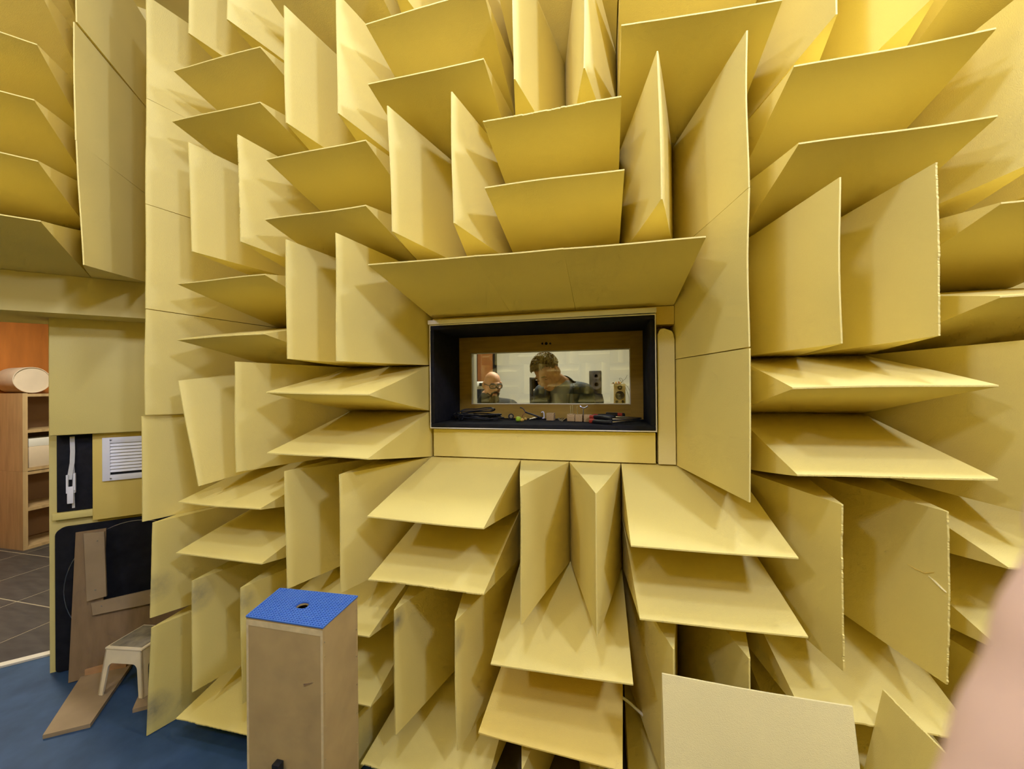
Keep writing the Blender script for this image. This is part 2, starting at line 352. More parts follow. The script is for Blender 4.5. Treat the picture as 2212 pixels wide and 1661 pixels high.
Vw(3,0,0,None,(1110,171));Vw(3,0,1,None,(1263,147));H(3,1,0,(1043,262),(1342,208));H(3,1,1,(1047,405),(1349,365))
Vw(3,4,0,(1125,1050),(1127,1350));Vw(3,4,1,(1287,1065),(1290,1375));H(3,5,0,(1060,1435),(1368,1480));H(3,5,1,(1033,1583),(1345,1668))
H(4,0,1,(1342,55),(1690,0));Vw(4,1,0,(1421,110),(1430,430));Vw(4,1,1,(1613,66),(1616,405));Vw(4,2,1,(1617,406),(1617,749));Vw(4,3,1,(1620,752),(1620,1085))
H(4,4,0,(1363,1180),(1725,1207));H(4,4,1,(1382,1338),(1746,1377));Vw(4,5,0,(1455,1402),None);Vw(4,5,1,(1620,1422),None)
H(5,1,0,(1715,145),(2152,62));H(5,1,1,(1725,312),(2155,250));Vw(5,2,0,(1813,383),(1817,742));Vw(5,2,1,(2025,350),(2030,725))
H(5,3,0,(1712,838),(2157,832));H(5,3,1,(1722,1027),(2157,1036));Vw(5,4,0,(1820,1090),(1822,1450));Vw(5,4,1,(2048,1105),(2050,1480))
H(5,5,0,(1735,1545),(2120,1605))
H(6,4,0,(2178,1228),None);H(6,2,0,(2162,437),None);H(6,2,1,(2160,640),None)
SKIP = {(2, 3), (3, 3), (4, 3), (2, 2), (3, 2), (4, 2)}
FRAYED = {('V', 5, 4, 1), ('V', 5, 4, 0), ('H', 5, 5, 0), ('V', 5, 2, 1), ('H', 3, 1, 0), ('H', 2, 4, 1), ('V', 0, 1, 1), ('H', 5, 3, 1), ('H', 0, 6, 0), ('H', 2, 6, 0)}
ROWS = {-1: 'four rows above window', 0: 'three rows above window', 1: 'two rows above window', 2: 'one row above window', 3: 'in the window row', 4: 'first row below window', 5: 'second row below window', 6: 'bottom row by floor'}
COLS = {0: 'second column left of it', 1: 'first column left of it', 2: 'at its left end', 3: 'at its middle', 4: 'at its right end', 5: 'first column right of it', 6: 'second column right of it'}
def zz(Z): return (ZF - Z) * S
GAP = .0015
def stain_mat(p, rad, key='foam'):
    m = mat('foam_stained', FOAM, .75, noise=.05, scale=3, bump=.25, bscale=420, spec=.9, detail=1, bdetail=0, stain=[(tuple(p), rad)]); return m
STAINED = {('V', 0, 5, 0): ((428, 1292), .10), ('V', 0, 5, 1): ((535, 1305), .08), ('V', 2, 5, 0): ((858, 1345), .06), ('V', 2, 5, 1): ((1000, 1390), .07)}
def wall_wedge(kind, k, r, i, xr=None, m='foam'):
    X0, X1, Z0, Z1 = k, k + 1, r, r + 1
    if r == 6 and kind == 'H': Z1 = 7
    if kind == 'H':
        za, zb = Z0 + .5 * i, Z0 + .5 * i + .5; xa, xb = X0, X1; zt = Z0 + .25 + .5 * i; A, B = (X0, zt), (X1, zt)
    else:
        xa, xb = X0 + .5 * i, X0 + .5 * i + .5; za, zb = Z0, min(Z1, ZF); xt = X0 + .25 + .5 * i; A, B = (xt, Z0), (xt, min(Z1, ZF))
    xa, xb, z1, z0 = xa * S + GAP, xb * S - GAP, zz(za) - GAP, zz(zb) + GAP
    ta = V((A[0] * S, -D, zz(A[1]))); tb = V((B[0] * S, -D, zz(B[1])))
    px = TIPPX.get((kind, k, r, i), (None, None))
    if px[0]: q = ony(*px[0], -D); ta = V(q)
    if px[1]: q = ony(*px[1], -D); tb = V(q)
    if px[0] and not px[1]: tb += (ta - V((A[0] * S, -D, zz(A[1])))) * .5
    if px[1] and not px[0]: ta += (tb - V((B[0] * S, -D, zz(B[1])))) * .5
    for t in (ta, tb): t.z = max(t.z, .006)
    if kind == 'H': base = [(xa, 0, z0), (xa, 0, z1), (xb, 0, z0), (xb, 0, z1)]
    else: base = [(xa, 0, z1), (xb, 0, z1), (xa, 0, z0), (xb, 0, z0)]
    key = (kind, k, r, i)
    if key in STAINED: m = stain_mat(ony(*STAINED[key][0], -D), STAINED[key][1])
    if key == ('H', 3, 5, 1): m = 'foam_deep'
    o = wedge('foam_wedge', base, (0, WT - .001, 0), ta, tb, m, frayed=key in FRAYED)
    ori = 'horizontal' if kind == 'H' else 'vertical'; which = ('upper' if i == 0 else 'lower') if kind == 'H' else ('left' if i == 0 else 'right')
    lab = f'{ori} yellow foam wedge, {which} of pair, {ROWS[r]}, {COLS[k]}'
    if r == 6: lab = f'{ori} yellow foam wedge in bottom row by floor, {which} one, ' + COLS[k].replace(' it', ' window').replace('its', 'window')
    tag(o, lab, 'foam wedge', 'foam wedges on the window wall'); return o
for k in range(0, 7):
    for r in range(-1, 7):
        if (k, r) in SKIP: continue
        kind = 'H' if (k + r) % 2 == 0 else 'V'
        for i in (0, 1):
            if r == 6 and kind == 'H' and i == 1: continue
            wall_wedge(kind, k, r, i)
for r in (2, 3): wall_wedge('V', 4, r, 1)
# torn crease in the lower right wedge, its dark line and lit ridge painted in
tw = [o for o in col.objects if o.get('label', '').startswith('vertical yellow foam wedge, right of pair, first row below window, first column right')][0]
A_, B_, T_ = V((2.7515, 0, zz(4))), V((2.7515, 0, zz(5))), V(ony(2048, 1105, -D)); fn_ = (B_ - A_).cross(T_ - A_).normalized(); fn_ = -fn_ if fn_.x > 0 else fn_
def onface(x, y): return V(pl(x, y, np.array(fn_), np.array(fn_) @ np.array(A_))) + fn_ * .0035
for nm_, m_, pp_, r_ in (('tear', 'foam_deep', ((1962, 1218), (1980, 1229), (2000, 1238), (2020, 1236)), .0016), ('tear', 'foam_pale', ((2008, 1244), (2022, 1256), (2036, 1270), (2047, 1280)), .0028)):
    mb = MB(); mb.tube([onface(*p_) for p_ in pp_], [r_ * .3, r_, r_, r_ * .5], 6); mb.build(nm_, m_, tw)
# edge column beside the doorway, joints half a row lower
EDGE = [((316, -10), (317, 212)), ((316, 213), (315, 440)), ((315, 441), (315, 666)), ((314, 668), (313, 896)), ((306, 899), (308, 1127)), ((330, 1129), (324, 1335)), ((327, 1356), (317, 1594))]
nm = ['seventh', 'sixth', 'fifth', 'fourth', 'third', 'second', 'lowest']
for i, (a, b) in enumerate(EDGE):
    z1 = 3.5 - i * .5; q1, q2 = V(ony(*a, -D)), V(ony(*b, -D)); q2.z = max(q2.z, .004)
    m = 'foam'
    if i == 5: m = stain_mat(ony(345, 1275, -D), .10)
    if i == 6: m = stain_mat(ony(330, 1540, -D), .10)
    o = wedge('foam_wedge', [(-.25 + GAP, 0, z1 - GAP), (0 - GAP, 0, z1 - GAP), (-.25 + GAP, 0, z1 - .5 + GAP), (-GAP, 0, z1 - .5 + GAP)], (0, WT - .001, 0), q1, q2, m)
    tag(o, f'vertical yellow foam wedge along the doorway edge, {nm[i]} from the floor' if i < 6 else 'vertical yellow foam wedge along the doorway edge, lowest, touching the floor', 'foam wedge', 'foam wedges along the doorway edge')
# long wedge over the window, three blocks in line
xs = [1.015, 1.46, 1.79, 2.2495]; tl, tr = V(ony(795, 572, -D)), V(ony(1525, 512, -D))
for i in range(3):
    u0 = (xs[i] - xs[0]) / (xs[3] - xs[0]); u1 = (xs[i + 1] - xs[0]) / (xs[3] - xs[0]); xa, xb = xs[i] + .0007, xs[i + 1] - .0007
    o = wedge('window_wedge', [(xa, 0, 2.008), (xa, 0, 2.248), (xb, 0, 2.008), (xb, 0, 2.248)], (0, WT - .001, 0), tl.lerp(tr, u0), tl.lerp(tr, u1), 'foam', bow=[.002, -.002, .001][i])
    tag(o, f'{["left", "middle", "right"][i]} block of the long horizontal foam wedge right above the window', 'foam wedge', 'blocks of the wedge over the window')
# wedges above the doorway on the diagonal wall
def door_wedge(kind, a0, a1, z0, z1, lab, ta=None, tb=None):
    am, zm = (a0 + a1) / 2, (z0 + z1) / 2; g = GAP
    if kind == 'H': base = [lw(a0 + g, 0, z0 + g), lw(a0 + g, 0, z1 - g), lw(a1 - g, 0, z0 + g), lw(a1 - g, 0, z1 - g)]; t = (lw(a0, -D, zm), lw(a1, -D, zm))
    else: base = [lw(a0 + g, 0, z1 - g), lw(a1 - g, 0, z1 - g), lw(a0 + g, 0, z0 + g), lw(a1 - g, 0, z0 + g)]; t = (lw(am, -D, z1), lw(am, -D, z0))
    if ta: t = (t[0], ta) if kind == 'H' else (ta, tb)
    o = wedge('door_wedge', base, NB * .139, t[0], t[1], 'foam'); tag(o, lab, 'foam wedge', 'foam wedges above the doorway')
def dtip(x, y):
    n = np.array(NB); return V(pl(x, y, n, n @ np.array(LB) - D))
od = ['lowest', 'second', 'third', 'fourth', 'fifth', 'topmost']; pxs = [(88, 478), (82, 348), (74, 217), (80, 95), None, None]
for i in range(6):
    door_wedge('H', -.5, 0, 2.25 + i * .25, 2.5 + i * .25, f'horizontal yellow foam wedge above the doorway, {od[i]} of its column', dtip(*pxs[i]) if pxs[i] else None)
    door_wedge('H', -1.0, -.5, 2.25 + i * .25, 2.5 + i * .25, f'horizontal yellow foam wedge over the doorway middle, {od[i]} of its column')
door_wedge('V', 0, .25, 2.25, 2.75, 'lower vertical yellow foam wedge above the doorway, beside the horizontal ones', dtip(165, 303), dtip(180, 572))
door_wedge('V', 0, .25, 2.75, 3.25, 'middle vertical yellow foam wedge above the doorway, beside the horizontal ones', dtip(159, 47), dtip(163, 302))
door_wedge('V', 0, .25, 3.25, 3.75, 'topmost vertical yellow foam wedge above the doorway, beside the horizontal ones')
# relief of the wall behind the camera (only seen reflected in the window): pieces of that wall
protos = {}
for kind in 'HV':
    g = GAP
    if kind == 'H': base = [(-.25 + g, 0, -.125 + g), (-.25 + g, 0, .125 - g), (.25 - g, 0, -.125 + g), (.25 - g, 0, .125 - g)]; t = ((-.25, D, 0), (.25, D, 0))
    else: base = [(-.125 + g, 0, .25 - g), (.125 - g, 0, .25 - g), (-.125 + g, 0, -.25 + g), (.125 - g, 0, -.25 + g)]; t = ((0, D, .25), (0, D, -.25))
    o = wedge('wedge_piece', base, (0, -.139, 0), t[0], t[1], 'foam', bow=0); protos[kind] = (o.data, ORIG[o].copy()); bpy.data.objects.remove(o)
for k in range(-2, 8):
    for r in range(0, 7):
        kind = 'H' if (k + r) % 2 else 'V'
        for i in (0, 1):
            me, o0 = protos[kind]; c = V((k * S + .25, YB + .14, r * S + .25)) + (V((0, 0, -.125 + .25 * i)) if kind == 'H' else V((-.125 + .25 * i, 0, 0)))
            o = bpy.data.objects.new('wedge_piece', me); col.objects.link(o); o.parent = wall_back; o.location = c + o0 - ORIG[wall_back]
# loose floor wedges at the front right
def floor_wedge(ta, tb, hb, lab, m='foam', w=.25, frayed=0, bow=0):
    ta, tb = V(ta), V(tb); d = (tb - ta); d.z = 0; d.normalize(); n = V((d.y, -d.x, 0)); 
    ca, cb = V((ta.x, ta.y, hb)), V((tb.x, tb.y, hb))
    o = wedge('floor_wedge', [ca - n * w / 2, ca + n * w / 2, cb - n * w / 2, cb + n * w / 2], (0, 0, -hb + .001), ta, tb, m, frayed, bow=bow); tag(o, lab, 'foam wedge', 'wedges standing on the floor'); return o
floor_wedge(onz(1430, 1455, .72), onz(1842, 1527, .72), .14, 'wide yellow foam wedge standing upright on the floor at front right', 'foam_pale')
p = V(onz(1908, 1490, .72))
floor_wedge(p, p + V((.03, -.49, 0)), .14, 'upright yellow foam wedge seen end-on, right of the wide floor wedge', frayed=1)
p = V(onz(2092, 1504, .72))

# ================================================================== WINDOW AREA
mb = MB(); mb.prism([(x, .002, z) for x, z in ((1.016, 1.972), (2.170, 1.972), (2.170, 1.918), (2.2495, 1.918), (2.2495, 2.004), (1.016, 2.004))], (0, WT - .003, 0)); tag(mb.build('foam_strip', 'foam_deep'), 'flat yellow foam strip between window box and wedge above', 'foam strip')
mb = MB(); mb.box((1.016, .002, 1.256), (2.160, WT - .001, 1.402)); tag(mb.build('foam_strip', 'foam'), 'flat yellow foam strip filling the wall below the window box', 'foam strip')
pts = [(2.172, 1.256), (2.2475, 1.256), (2.2475, 1.84), (2.243, 1.868), (2.235, 1.884), (2.20, 1.897), (2.184, 1.892), (2.174, 1.87)]
mb = MB(); mb.prism([(x, -.012, z) for x, z in pts], (0, WT + .010, 0)); tag(mb.build('foam_strip', 'foam_pale'), 'upright foam strip with rounded top right of the window box', 'foam strip')
wb = empty('window_box', (1.588, .1, WZ0), 'deep black-lined window niche with thin white edge', 'window niche')
def ring(x0, x1, z0, z1, t, y0, y1, warp=0):
    mb = MB()
    for a, b in (((x0, z0), (x0 + t, z1)), ((x1 - t, z0), (x1, z1)), ((x0 + t, z0), (x1 - t, z0 + t)), ((x0 + t, z1 - t), (x1 - t, z1))): mb.box((a[0], y0, a[1]), (b[0], y1, b[1]))
    return mb
ring(WX0, WX1, WZ0, WZ1, .005, -.032, .49).build('casing', 'white_edge', wb, smooth=False)
i0, i1, j0, j1 = WX0 + .0055, WX1 - .0055, WZ0 + .0055, WZ1 - .0055; T = .022
FL = j0 + T
for nme, a, b in (('lining', (i0, j0 + T), (i0 + T, j1 - T)), ('lining', (i1 - T, j0 + T), (i1, j1 - T)), ('lining', (i0, j0), (i1, j0 + T)), ('lining', (i0, j1 - T), (i1, j1))):
    m_ = MB(); m_.box((a[0], -.034, a[1]), (b[0], .338, b[1]), bev=.004); m_.build(nme, 'black_foam', wb)
mb = MB(); mb.box((1.008, -.045, 1.966), (2.166, .001, 1.988), lambda x, y, z: (x, y, z + .006 * math.sin((x - 1) * 2)), bev=.002); tag(mb.build('trim_strip', 'white_edge'), 'pale strip lying along the top of the window box', 'strip')
win = empty('window_1', (1.588, .36, WZ0)); win['kind'] = 'structure'
OX0, OX1, OZ0, OZ1 = 1.110, 2.070, 1.521, 1.842; FY = .345
a0, a1, c0, c1 = i0 + .012, i1 - .012, j0 + .004, j1 - .010
for nme, p, q in (('window_frame', (a0, c0), (OX0, c1)), ('window_frame', (OX1, c0), (a1, c1)), ('window_frame', (OX0, c0), (OX1, OZ0)), ('window_frame', (OX0, OZ1), (OX1, c1))):
    m_ = MB(); m_.box((p[0], FY, p[1]), (q[0], FY + .045, q[1])); m_.build(nme, 'frame_wood', win, smooth=False)
ring(OX0 - .001, OX1 + .001, OZ0 - .001, OZ1 + .001, .005, FY + .012, FY + .05).build('glazing_bead', 'threshold', win, smooth=False)
mb = MB(); mb.box((OX0 + .003, FY + .022, OZ0 + .003), (OX1 - .003, FY + .026, OZ1 - .003)); mb.build('pane', 'glass', win, smooth=False)
ring(i0, i1, j0, j1, .0065, FY - .003, FY + .03).build('gap_line', 'black_foam', win, smooth=False)  # black ring drawn in for the dark gap round the frame
for px, r in ((1171.5, .006), (1180, .0085), (1188.5, .006)):
    c = ony(px, 742, FY); m_ = MB(); m_.lathe((c[0], FY + .001, c[2]), (0, -1, 0), [(0, r), (.003, r), (.003, r * .6), (.001, r * .5)], 16); m_.build('hole_disc', 'black', win)  # black discs stand in for the darkness of three holes
# masonry lining between window and outer room
ring(WX0, WX1, WZ0, WZ1, .004, .491, .52).build('reveal', 'white_paint', win, smooth=False)

# ================================================================== BY THE DOORWAY
def lq(px, o): return [lpx(x, y, o) for x, y in px]
# flat foam panel over the black strip and vent
(a_, z_), (a2_, z2_) = lq([(105, 942), (105, 684)], .20)
mb = MB(); mb.box((a_, .20, z_), (.60, DO - .001, 2.058), lw, bev=.008); tag(mb.build('foam_slab', 'foam'), 'flat square yellow foam panel beside the open doorway', 'foam panel')
# black strip with a white strap
(b0, zb0), (b1, zb1) = lq([(122, 942), (200, 1098)], .285)
zt = z_ - .002
mb = MB(); mb.box((b0, .285, zb1), (b1, DO - .001, zt), lw, bev=.002); tag(mb.build('black_panel_strip', 'black_foam'), 'black upright panel between foam panel and yellow block, behind white strap', 'panel')
st = empty('strap', lw(*[lpx(150, 1090, .27)[0]], .27, .97), 'white webbing strap with buckle hanging in front of black panel', 'strap')
def lp3(x, y, o): a, z = lpx(x, y, o); return V(lw(a, o, z))
def ribbon(pts, wd, th, nvec):
    mb = MB(); pts = [V(p) for p in pts]; n = V(nvec).normalized(); R_ = []
    for i, p in enumerate(pts):
        t = (pts[min(i + 1, len(pts) - 1)] - pts[max(i - 1, 0)]).normalized(); sd = t.cross(n).normalized(); R_.append([p - sd * wd / 2 - n * th / 2, p + sd * wd / 2 - n * th / 2, p + sd * wd / 2 + n * th / 2, p - sd * wd / 2 + n * th / 2])
    vs = [q for r in R_ for q in r]; fs = [(3, 2, 1, 0), tuple(4 * (len(pts) - 1) + j for j in range(4))]
    for i in range(len(pts) - 1):
        for j in range(4): fs.append((4 * i + j, 4 * i + (j + 1) % 4, 4 * i + 4 + (j + 1) % 4, 4 * i + 4 + j))
    mb.add(vs, fs); return mb
ribbon([lp3(x, y, .272) for x, y in ((156, 943), (157, 975), (156, 1000), (152, 1022), (150, 1036))], .020, .003, NB).build('webbing', 'strap', st)
ribbon([lp3(x, y, .280) for x, y in ((157, 1000), (160, 1040), (158, 1070), (159, 1097))], .012, .002, NB).build('loose_end', 'strap', st)
bk = MB()
for x0, x1, y0, y1 in ((143, 147, 1026, 1062), (159, 163, 1022, 1062), (143, 163, 1058, 1066)):
    p, q = lp3(x0, y1, .26), lp3(x1, y0, .26); a, za = lpx(x0, y1, .262); b, zb = lpx(x1, y0, .262); bk.box((a, .258, za), (b, .270, zb), lw)
bk.build('buckle', 'white_plastic', st)
a, za = lpx(146, 1088, .262); b, zb = lpx(160, 1050, .262); mb = MB(); mb.box((a, .252, za), (b, .262, zb), lw, bev=.003); mb.build('clasp', 'white_plastic', st)
# yellow board with louvre vent
(c0, zc0), (c1, zc1) = lq([(200, 1124), (200, 938)], .255)
vb = empty('vent_board', lw(c0 + .2, .28, zc0), 'yellow board with white louvred air vent behind the doorway edge', 'vent')
mb = MB(); mb.box((c0, .255, zc0), (.55, DO - .001, zt), lw, bev=.003); mb.build('board', 'foam_deep', vb)
(g0, zg0), (_, zg1) = lq([(221, 1040), (221, 946)], .245); g1 = g0 + .30
def lring(x0, x1, z0, z1, t, o0, o1):
    mb = MB()
    for a, b in (((x0, z0), (x0 + t, z1)), ((x1 - t, z0), (x1, z1)), ((x0 + t, z0), (x1 - t, z0 + t)), ((x0 + t, z1 - t), (x1 - t, z1))): mb.box((a[0], o0, a[1]), (b[0], o1, b[1]), lw, bev=.002)
    return mb
fr = lring(g0, g1, zg0, zg1, .034, .242, .2548).build('vent_frame', 'white_plastic', vb)
for sz in (zg0 + .014, zg1 - .014):
    c = lw(g0 + .038, .2415, sz); m_ = MB(); m_.lathe(c, NB * -1, [(0, .005), (.002, .005), (.003, .002)], 10); m_.build('screw', 'steel', fr)
mb = MB(); mb.box((g0 + .034, .2535, zg0 + .034), (g1 - .034, .2545, zg1 - .034), lw); mb.build('vent_back', 'black', vb)
ns = 9; hh = (zg1 - zg0 - .068 - .016) / ns
for i in range(ns):
    z0 = zg0 + .034 + .016 + i * hh
    def sl(x, y, z, z0=z0): return lw(x, y + (z - z0) * .55, z)
    m_ = MB(); m_.box((g0 + .034, .2435, z0), (g1 - .034, .2455, z0 + hh * .93), sl); m_.build('slat', 'white_plastic', vb)
# small foam block below the black strip
(d0, zd0), (d1, zd1) = lq([(112, 1126), (200, 1099)], .27)
mb = MB(); mb.box((d0, .27, zd0), (c0 - .002, DO - .001, zb1 - .002), lw, bev=.004); tag(mb.build('foam_block', 'foam'), 'low yellow foam block under the black strip by doorway', 'foam block')
# black panel with rounded corner and a pale ring line
BO = .275
(e0, ze0), (e1, ze1) = lq([(120, 1455), (140, 1139)], BO); ze0 = .003; e2 = .48; R_ = .045
poly = [(e2, ze0), (e2, ze1)]
for i in range(7):
    t = math.pi / 2 * i / 6; poly.append((e0 + R_ - R_ * math.sin(t), ze1 - R_ + R_ * math.cos(t)))
for i in range(5):
    t = math.pi / 2 * i / 4; poly.append((e0 + .02 - .02 * math.cos(t), ze0 + .02 - .02 * math.sin(t)))
bp = empty('black_board', lw((e0 + e2) / 2, BO, 0), 'tall black board with rounded corner leaning in the wall recess', 'board')
mb = MB(); mb.prism([lw(a, BO, z) for a, z in poly], NB * .022); mb.build('panel', 'black_matt', bp, smooth=False)
ca, cz = (e0 + .335), .46; pts = []
for i in range(50):
    t = 2 * math.pi * i / 50; a = ca + .30 * math.cos(t); z = cz + .36 * math.sin(t); pts.append(lw(a, BO - .002, z))
mb = MB(); mb.tube(pts, .0022, 6, close=True); mb.build('ring_line', 'steel', bp)
# leaning L shaped fibreboard with two battens
t0, t1 = V(lw(0, .126, .004)), V(lw(0, .232, .83)); tl_ = (t1 - t0).normalized(); nl = AL.cross(tl_); nl = -nl if nl.dot(NB) > 0 else nl
def lean(x, y):   # pixel -> (along, up) on the leaning plane
    q = pl(x, y, np.array(nl), np.array(nl) @ np.array(t0)); d = V(q) - t0; return d.dot(AL), d.dot(tl_)
def lb(a, o, h): p = t0 + AL * a + tl_ * h - nl * o; return (p.x, p.y, p.z)
(h0, _), (h1, ht), (_, hc), = lean(156, 1300), lean(229, 1141), lean(235, 1302)
board = empty('leaning_board', lb((h0 + .4) / 2, 0, 0), 'brown L-shaped fibreboard with two nailed battens leaning on the black board', 'board')
mb = MB(); mb.prism([lb(a, 0, h) for a, h in ((h0, 0), (.42, 0), (.42, hc), (h1, hc), (h1, ht), (h0, ht))], nl * -.012); mb.build('sheet', 'board', board, smooth=False)
def batten(px, th, name, m):
    q = [lean(x, y) for x, y in px]; mb = MB(); mb.prism([lb(a, -.001, h) for a, h in q], nl * th); return mb.build(name, m, board, smooth=False)
for px in (((183, 1151), (227, 1147), (232, 1286), (190, 1297)), ((199, 1301), (345, 1268), (345, 1298), (203, 1327))):
    b_ = batten(px, .016, 'batten', 'board_pale')
    q = [lean(x, y) for x, y in px]; ca_, ch_ = sum(v[0] for v in q) / 4, sum(v[1] for v in q) / 4
    for f in (-.36, .36):
        a = ca_ + (q[1][0] - q[0][0]) * (f if px[0][0] == 199 else .05); h = ch_ + (q[0][1] - q[3][1]) * (f if px[0][0] == 183 else .1)
        m_ = MB(); m_.lathe(lb(a, -.0165, h), nl, [(0, .004), (.001, .003)], 8); m_.build('nail_head', 'steel', b_)
# planks on the floor, stool
q = [V(onz(x, y, .02)) for x, y in ((92, 1588), (195, 1563), (284, 1434), (184, 1447))]
mb = MB(); mb.prism([(p.x, p.y, .001) for p in q], (0, 0, .019)); tag(mb.build('plank', 'board_pale', smooth=False), 'long brown plank lying on blue floor under the stool leg', 'plank')
q = [V(onz(x, y, .018)) for x, y in ((286, 1533), (330, 1522), (345, 1490), (300, 1500))]
mb = MB(); mb.prism([(p.x, p.y, .001) for p in q], (0, 0, .019)); tag(mb.build('plank', 'board_pale', smooth=False), 'short plank end lying under the right leg of the stool', 'plank')
q = [V(onz(x, y, .05)) for x, y in ((183, 1448), (272, 1430))]; d_ = (q[1] - q[0]).normalized(); n_ = V((-d_.y, d_.x, 0))
mb = MB(); mb.prism([(p.x, p.y, .0205) for p in (q[0], q[1], q[1] + n_ * .025, q[0] + n_ * .025)], (0, 0, .032)); tag(mb.build('wood_offcut', 'pine', smooth=False), 'small reddish wood offcut lying across the plank at the board foot', 'offcut')
f1, f2 = V(onz(211, 1502, .021)), V(onz(309, 1509, .021)); f1.z = f2.z = .0212
ux = (f2 - f1); ln = ux.length; ux.normalize(); uy = V((-ux.y, ux.x, 0)); uz = V((0, 0, 1))
stl = empty('step_stool', (f1 + f2) / 2 + uy * .1, 'beige plastic step stool with worn grey top on the blue floor', 'stool')
SH, SDp, IN, ID = .245, .23, .028, .018
def sp(x, y, z): # splayed coordinates
    t = z / SH; return f1 + ux * (IN * t + x * (ln - 2 * IN * t) / ln) + uy * (ID * t + y * (SDp - 2 * ID * t) / SDp) + uz * z
mb = MB(); mb.box((-.004, -.004, SH - .012), (ln + .004, SDp + .004, SH), sp, bev=.005); mb.build('top', 'stool', stl)
mb = MB(); mb.box((.012, .012, SH), (ln - .012, SDp - .012, SH + .003), sp, bev=.001); mb.build('tread', 'stool_top', stl)
def apron(side):   # arch shaped side: two legs joined under the top
    P = [(0, 0), (.026, 0), (.034, .135)]
    for i in range(5):
        t = math.pi / 2 * i / 4; P.append((.034 + .03 * (1 - math.cos(t)) , .135 + .03 * math.sin(t)))
    L_ = ln if side in 'fb' else SDp
    P = P + [(L_ - x, z) for x, z in reversed(P)] + [(L_, SH - .012), (0, SH - .012)]
    mb = MB(); o0, o1 = ((0, .008) if side in 'fl' else ((SDp - .008, SDp) if side == 'b' else (ln - .008, ln)))
    vs = [sp(x, o, z) if side in 'fb' else sp(o, x, z) for o in (o0, o1) for x, z in P]; n = len(P)
    mb.add(vs, [tuple(range(n))[::-1], tuple(range(n, 2 * n))] + [(i, (i + 1) % n, n + (i + 1) % n, n + i) for i in range(n)]); return mb
for sd in 'fblr': apron(sd).build('leg_frame', 'stool', stl, smooth=False)

# ================================================================== ROOM BEYOND THE DOORWAY
c_ = V(onz(50, 1190, 0)); SX, SY = c_.x, c_.y; SDP = .40
sh_h = .805
for lv in (0, 1):
    z0 = lv * (sh_h + .001); t = empty('shelf_unit', (SX - SDP / 2, SY + .4, z0), ['lower oak shelf unit with open compartments in room beyond doorway', 'upper oak shelf unit stacked on the lower one beyond doorway'][lv], 'shelf', 'stacked oak shelves')
    W_, Tn = 1.1, .036
    for y in (SY, SY + W_ - Tn): m_ = MB(); m_.box((SX - SDP, y, z0), (SX, y + Tn, z0 + sh_h)); m_.build('side_panel', 'shelf_wood', t, smooth=False)
    for z in (z0, z0 + sh_h / 2 - Tn / 2 + .01, z0 + sh_h - Tn): m_ = MB(); m_.box((SX - SDP, SY + Tn, z), (SX - .001, SY + W_ - Tn, z + Tn * .8)); m_.build('shelf_board', 'shelf_wood', t, smooth=False)
    m_ = MB(); m_.box((SX - SDP, SY + Tn, z0 + Tn), (SX - SDP + .008, SY + W_ - Tn, z0 + sh_h - Tn)); m_.build('back_panel', 'shelf_inside', t, smooth=False)
zb_ = sh_h + .001 + .036 * .8 + .0005
mb = MB(); mb.box((SX - .34, SY + .05, zb_), (SX - .012, SY + .75, zb_ + .215), bev=.006); tag(mb.build('storage_box', 'card'), 'plain cream storage box in the upper oak shelf', 'box')
mb = MB(); mb.box((SX - .34, SY + .052, zb_ + .216), (SX - .02, SY + .74, zb_ + .30), bev=.005); tag(mb.build('paper_stack', 'paper'), 'pale flat carton on top of the storage box in shelf', 'carton')
zt_ = 2 * sh_h + .003; rr_ = .135; ce = pl(70, 816, (1, 0, 0), SX - .01); cc = V((SX - .01, ce[1], zt_ + rr_)); ry = V((-1, .12, 0)).normalized()
mb = MB(); mb.lathe(cc, ry, [(0, rr_ * .95), (.0, rr_ * .99), (.008, rr_), (.40, rr_), (.40, rr_ * .6)], 40, caps=False)
mb.lathe(cc + ry * .012, ry, [(0, .0005), (0, rr_ * .94), (-.012, rr_ * .95)], 40, caps=False); tag(mb.build('foam_roll', 'roll'), 'thick cream rolled mat lying on top of the oak shelf', 'roll')

# ================================================================== WOODEN STAND WITH BLUE MAT
BH = .90; q = [V(onz(x, y, BH)) for x, y in ((532, 1333), (605, 1273), (772, 1290), (697, 1358))]
qc = sum(q, V((0, 0, 0))) / 4
bx = empty('wooden_stand', (qc.x, qc.y, 0), 'tall wooden box stand topped with a blue rubber mat in front of wedges', 'stand')
def inset(f): return [qc + (p - qc) * f for p in q]
names = ['left', 'back', 'right', 'front']
for i in range(4):   # four side sheets
    a, b = q[i], q[(i + 1) % 4]; n = V((b.y - a.y, a.x - b.x, 0)).normalized(); n = -n if n.dot(qc - a) < 0 else n
    d = (b - a).normalized(); e1, e2_ = (0, 0) if i in (1, 3) else (.009, .009)
    A, B = a + d * e1, b - d * e2_; m_ = MB(); m_.prism([(A.x, A.y, .001), (B.x, B.y, .001), (B.x, B.y, BH - .006), (A.x, A.y, BH - .006)], n * .009); sd = m_.build('side_sheet', 'mdf', bx, smooth=False)
    if i == 2:   # brass pins down the right hand side
        for f_ in (.045, .955):
            for z in (.86, .80, .70, .60, .50, .41):
                p = a.lerp(b, f_); m_ = MB(); m_.lathe((p.x, p.y, z + random.uniform(-.01, .01)), -n, [(0, .0022), (.0008, .0015)], 8); m_.build('pin', 'chrome', sd)
    if i == 3:
        p = a.lerp(b, .23); m_ = MB(); m_.prism([(p.x, p.y, .715), (p + d * -.03).to_tuple()[:2] + (.732,), (p + d * .004).to_tuple()[:2] + (.722,)], -n * .0012); m_.build('chip', 'board', sd, smooth=False)
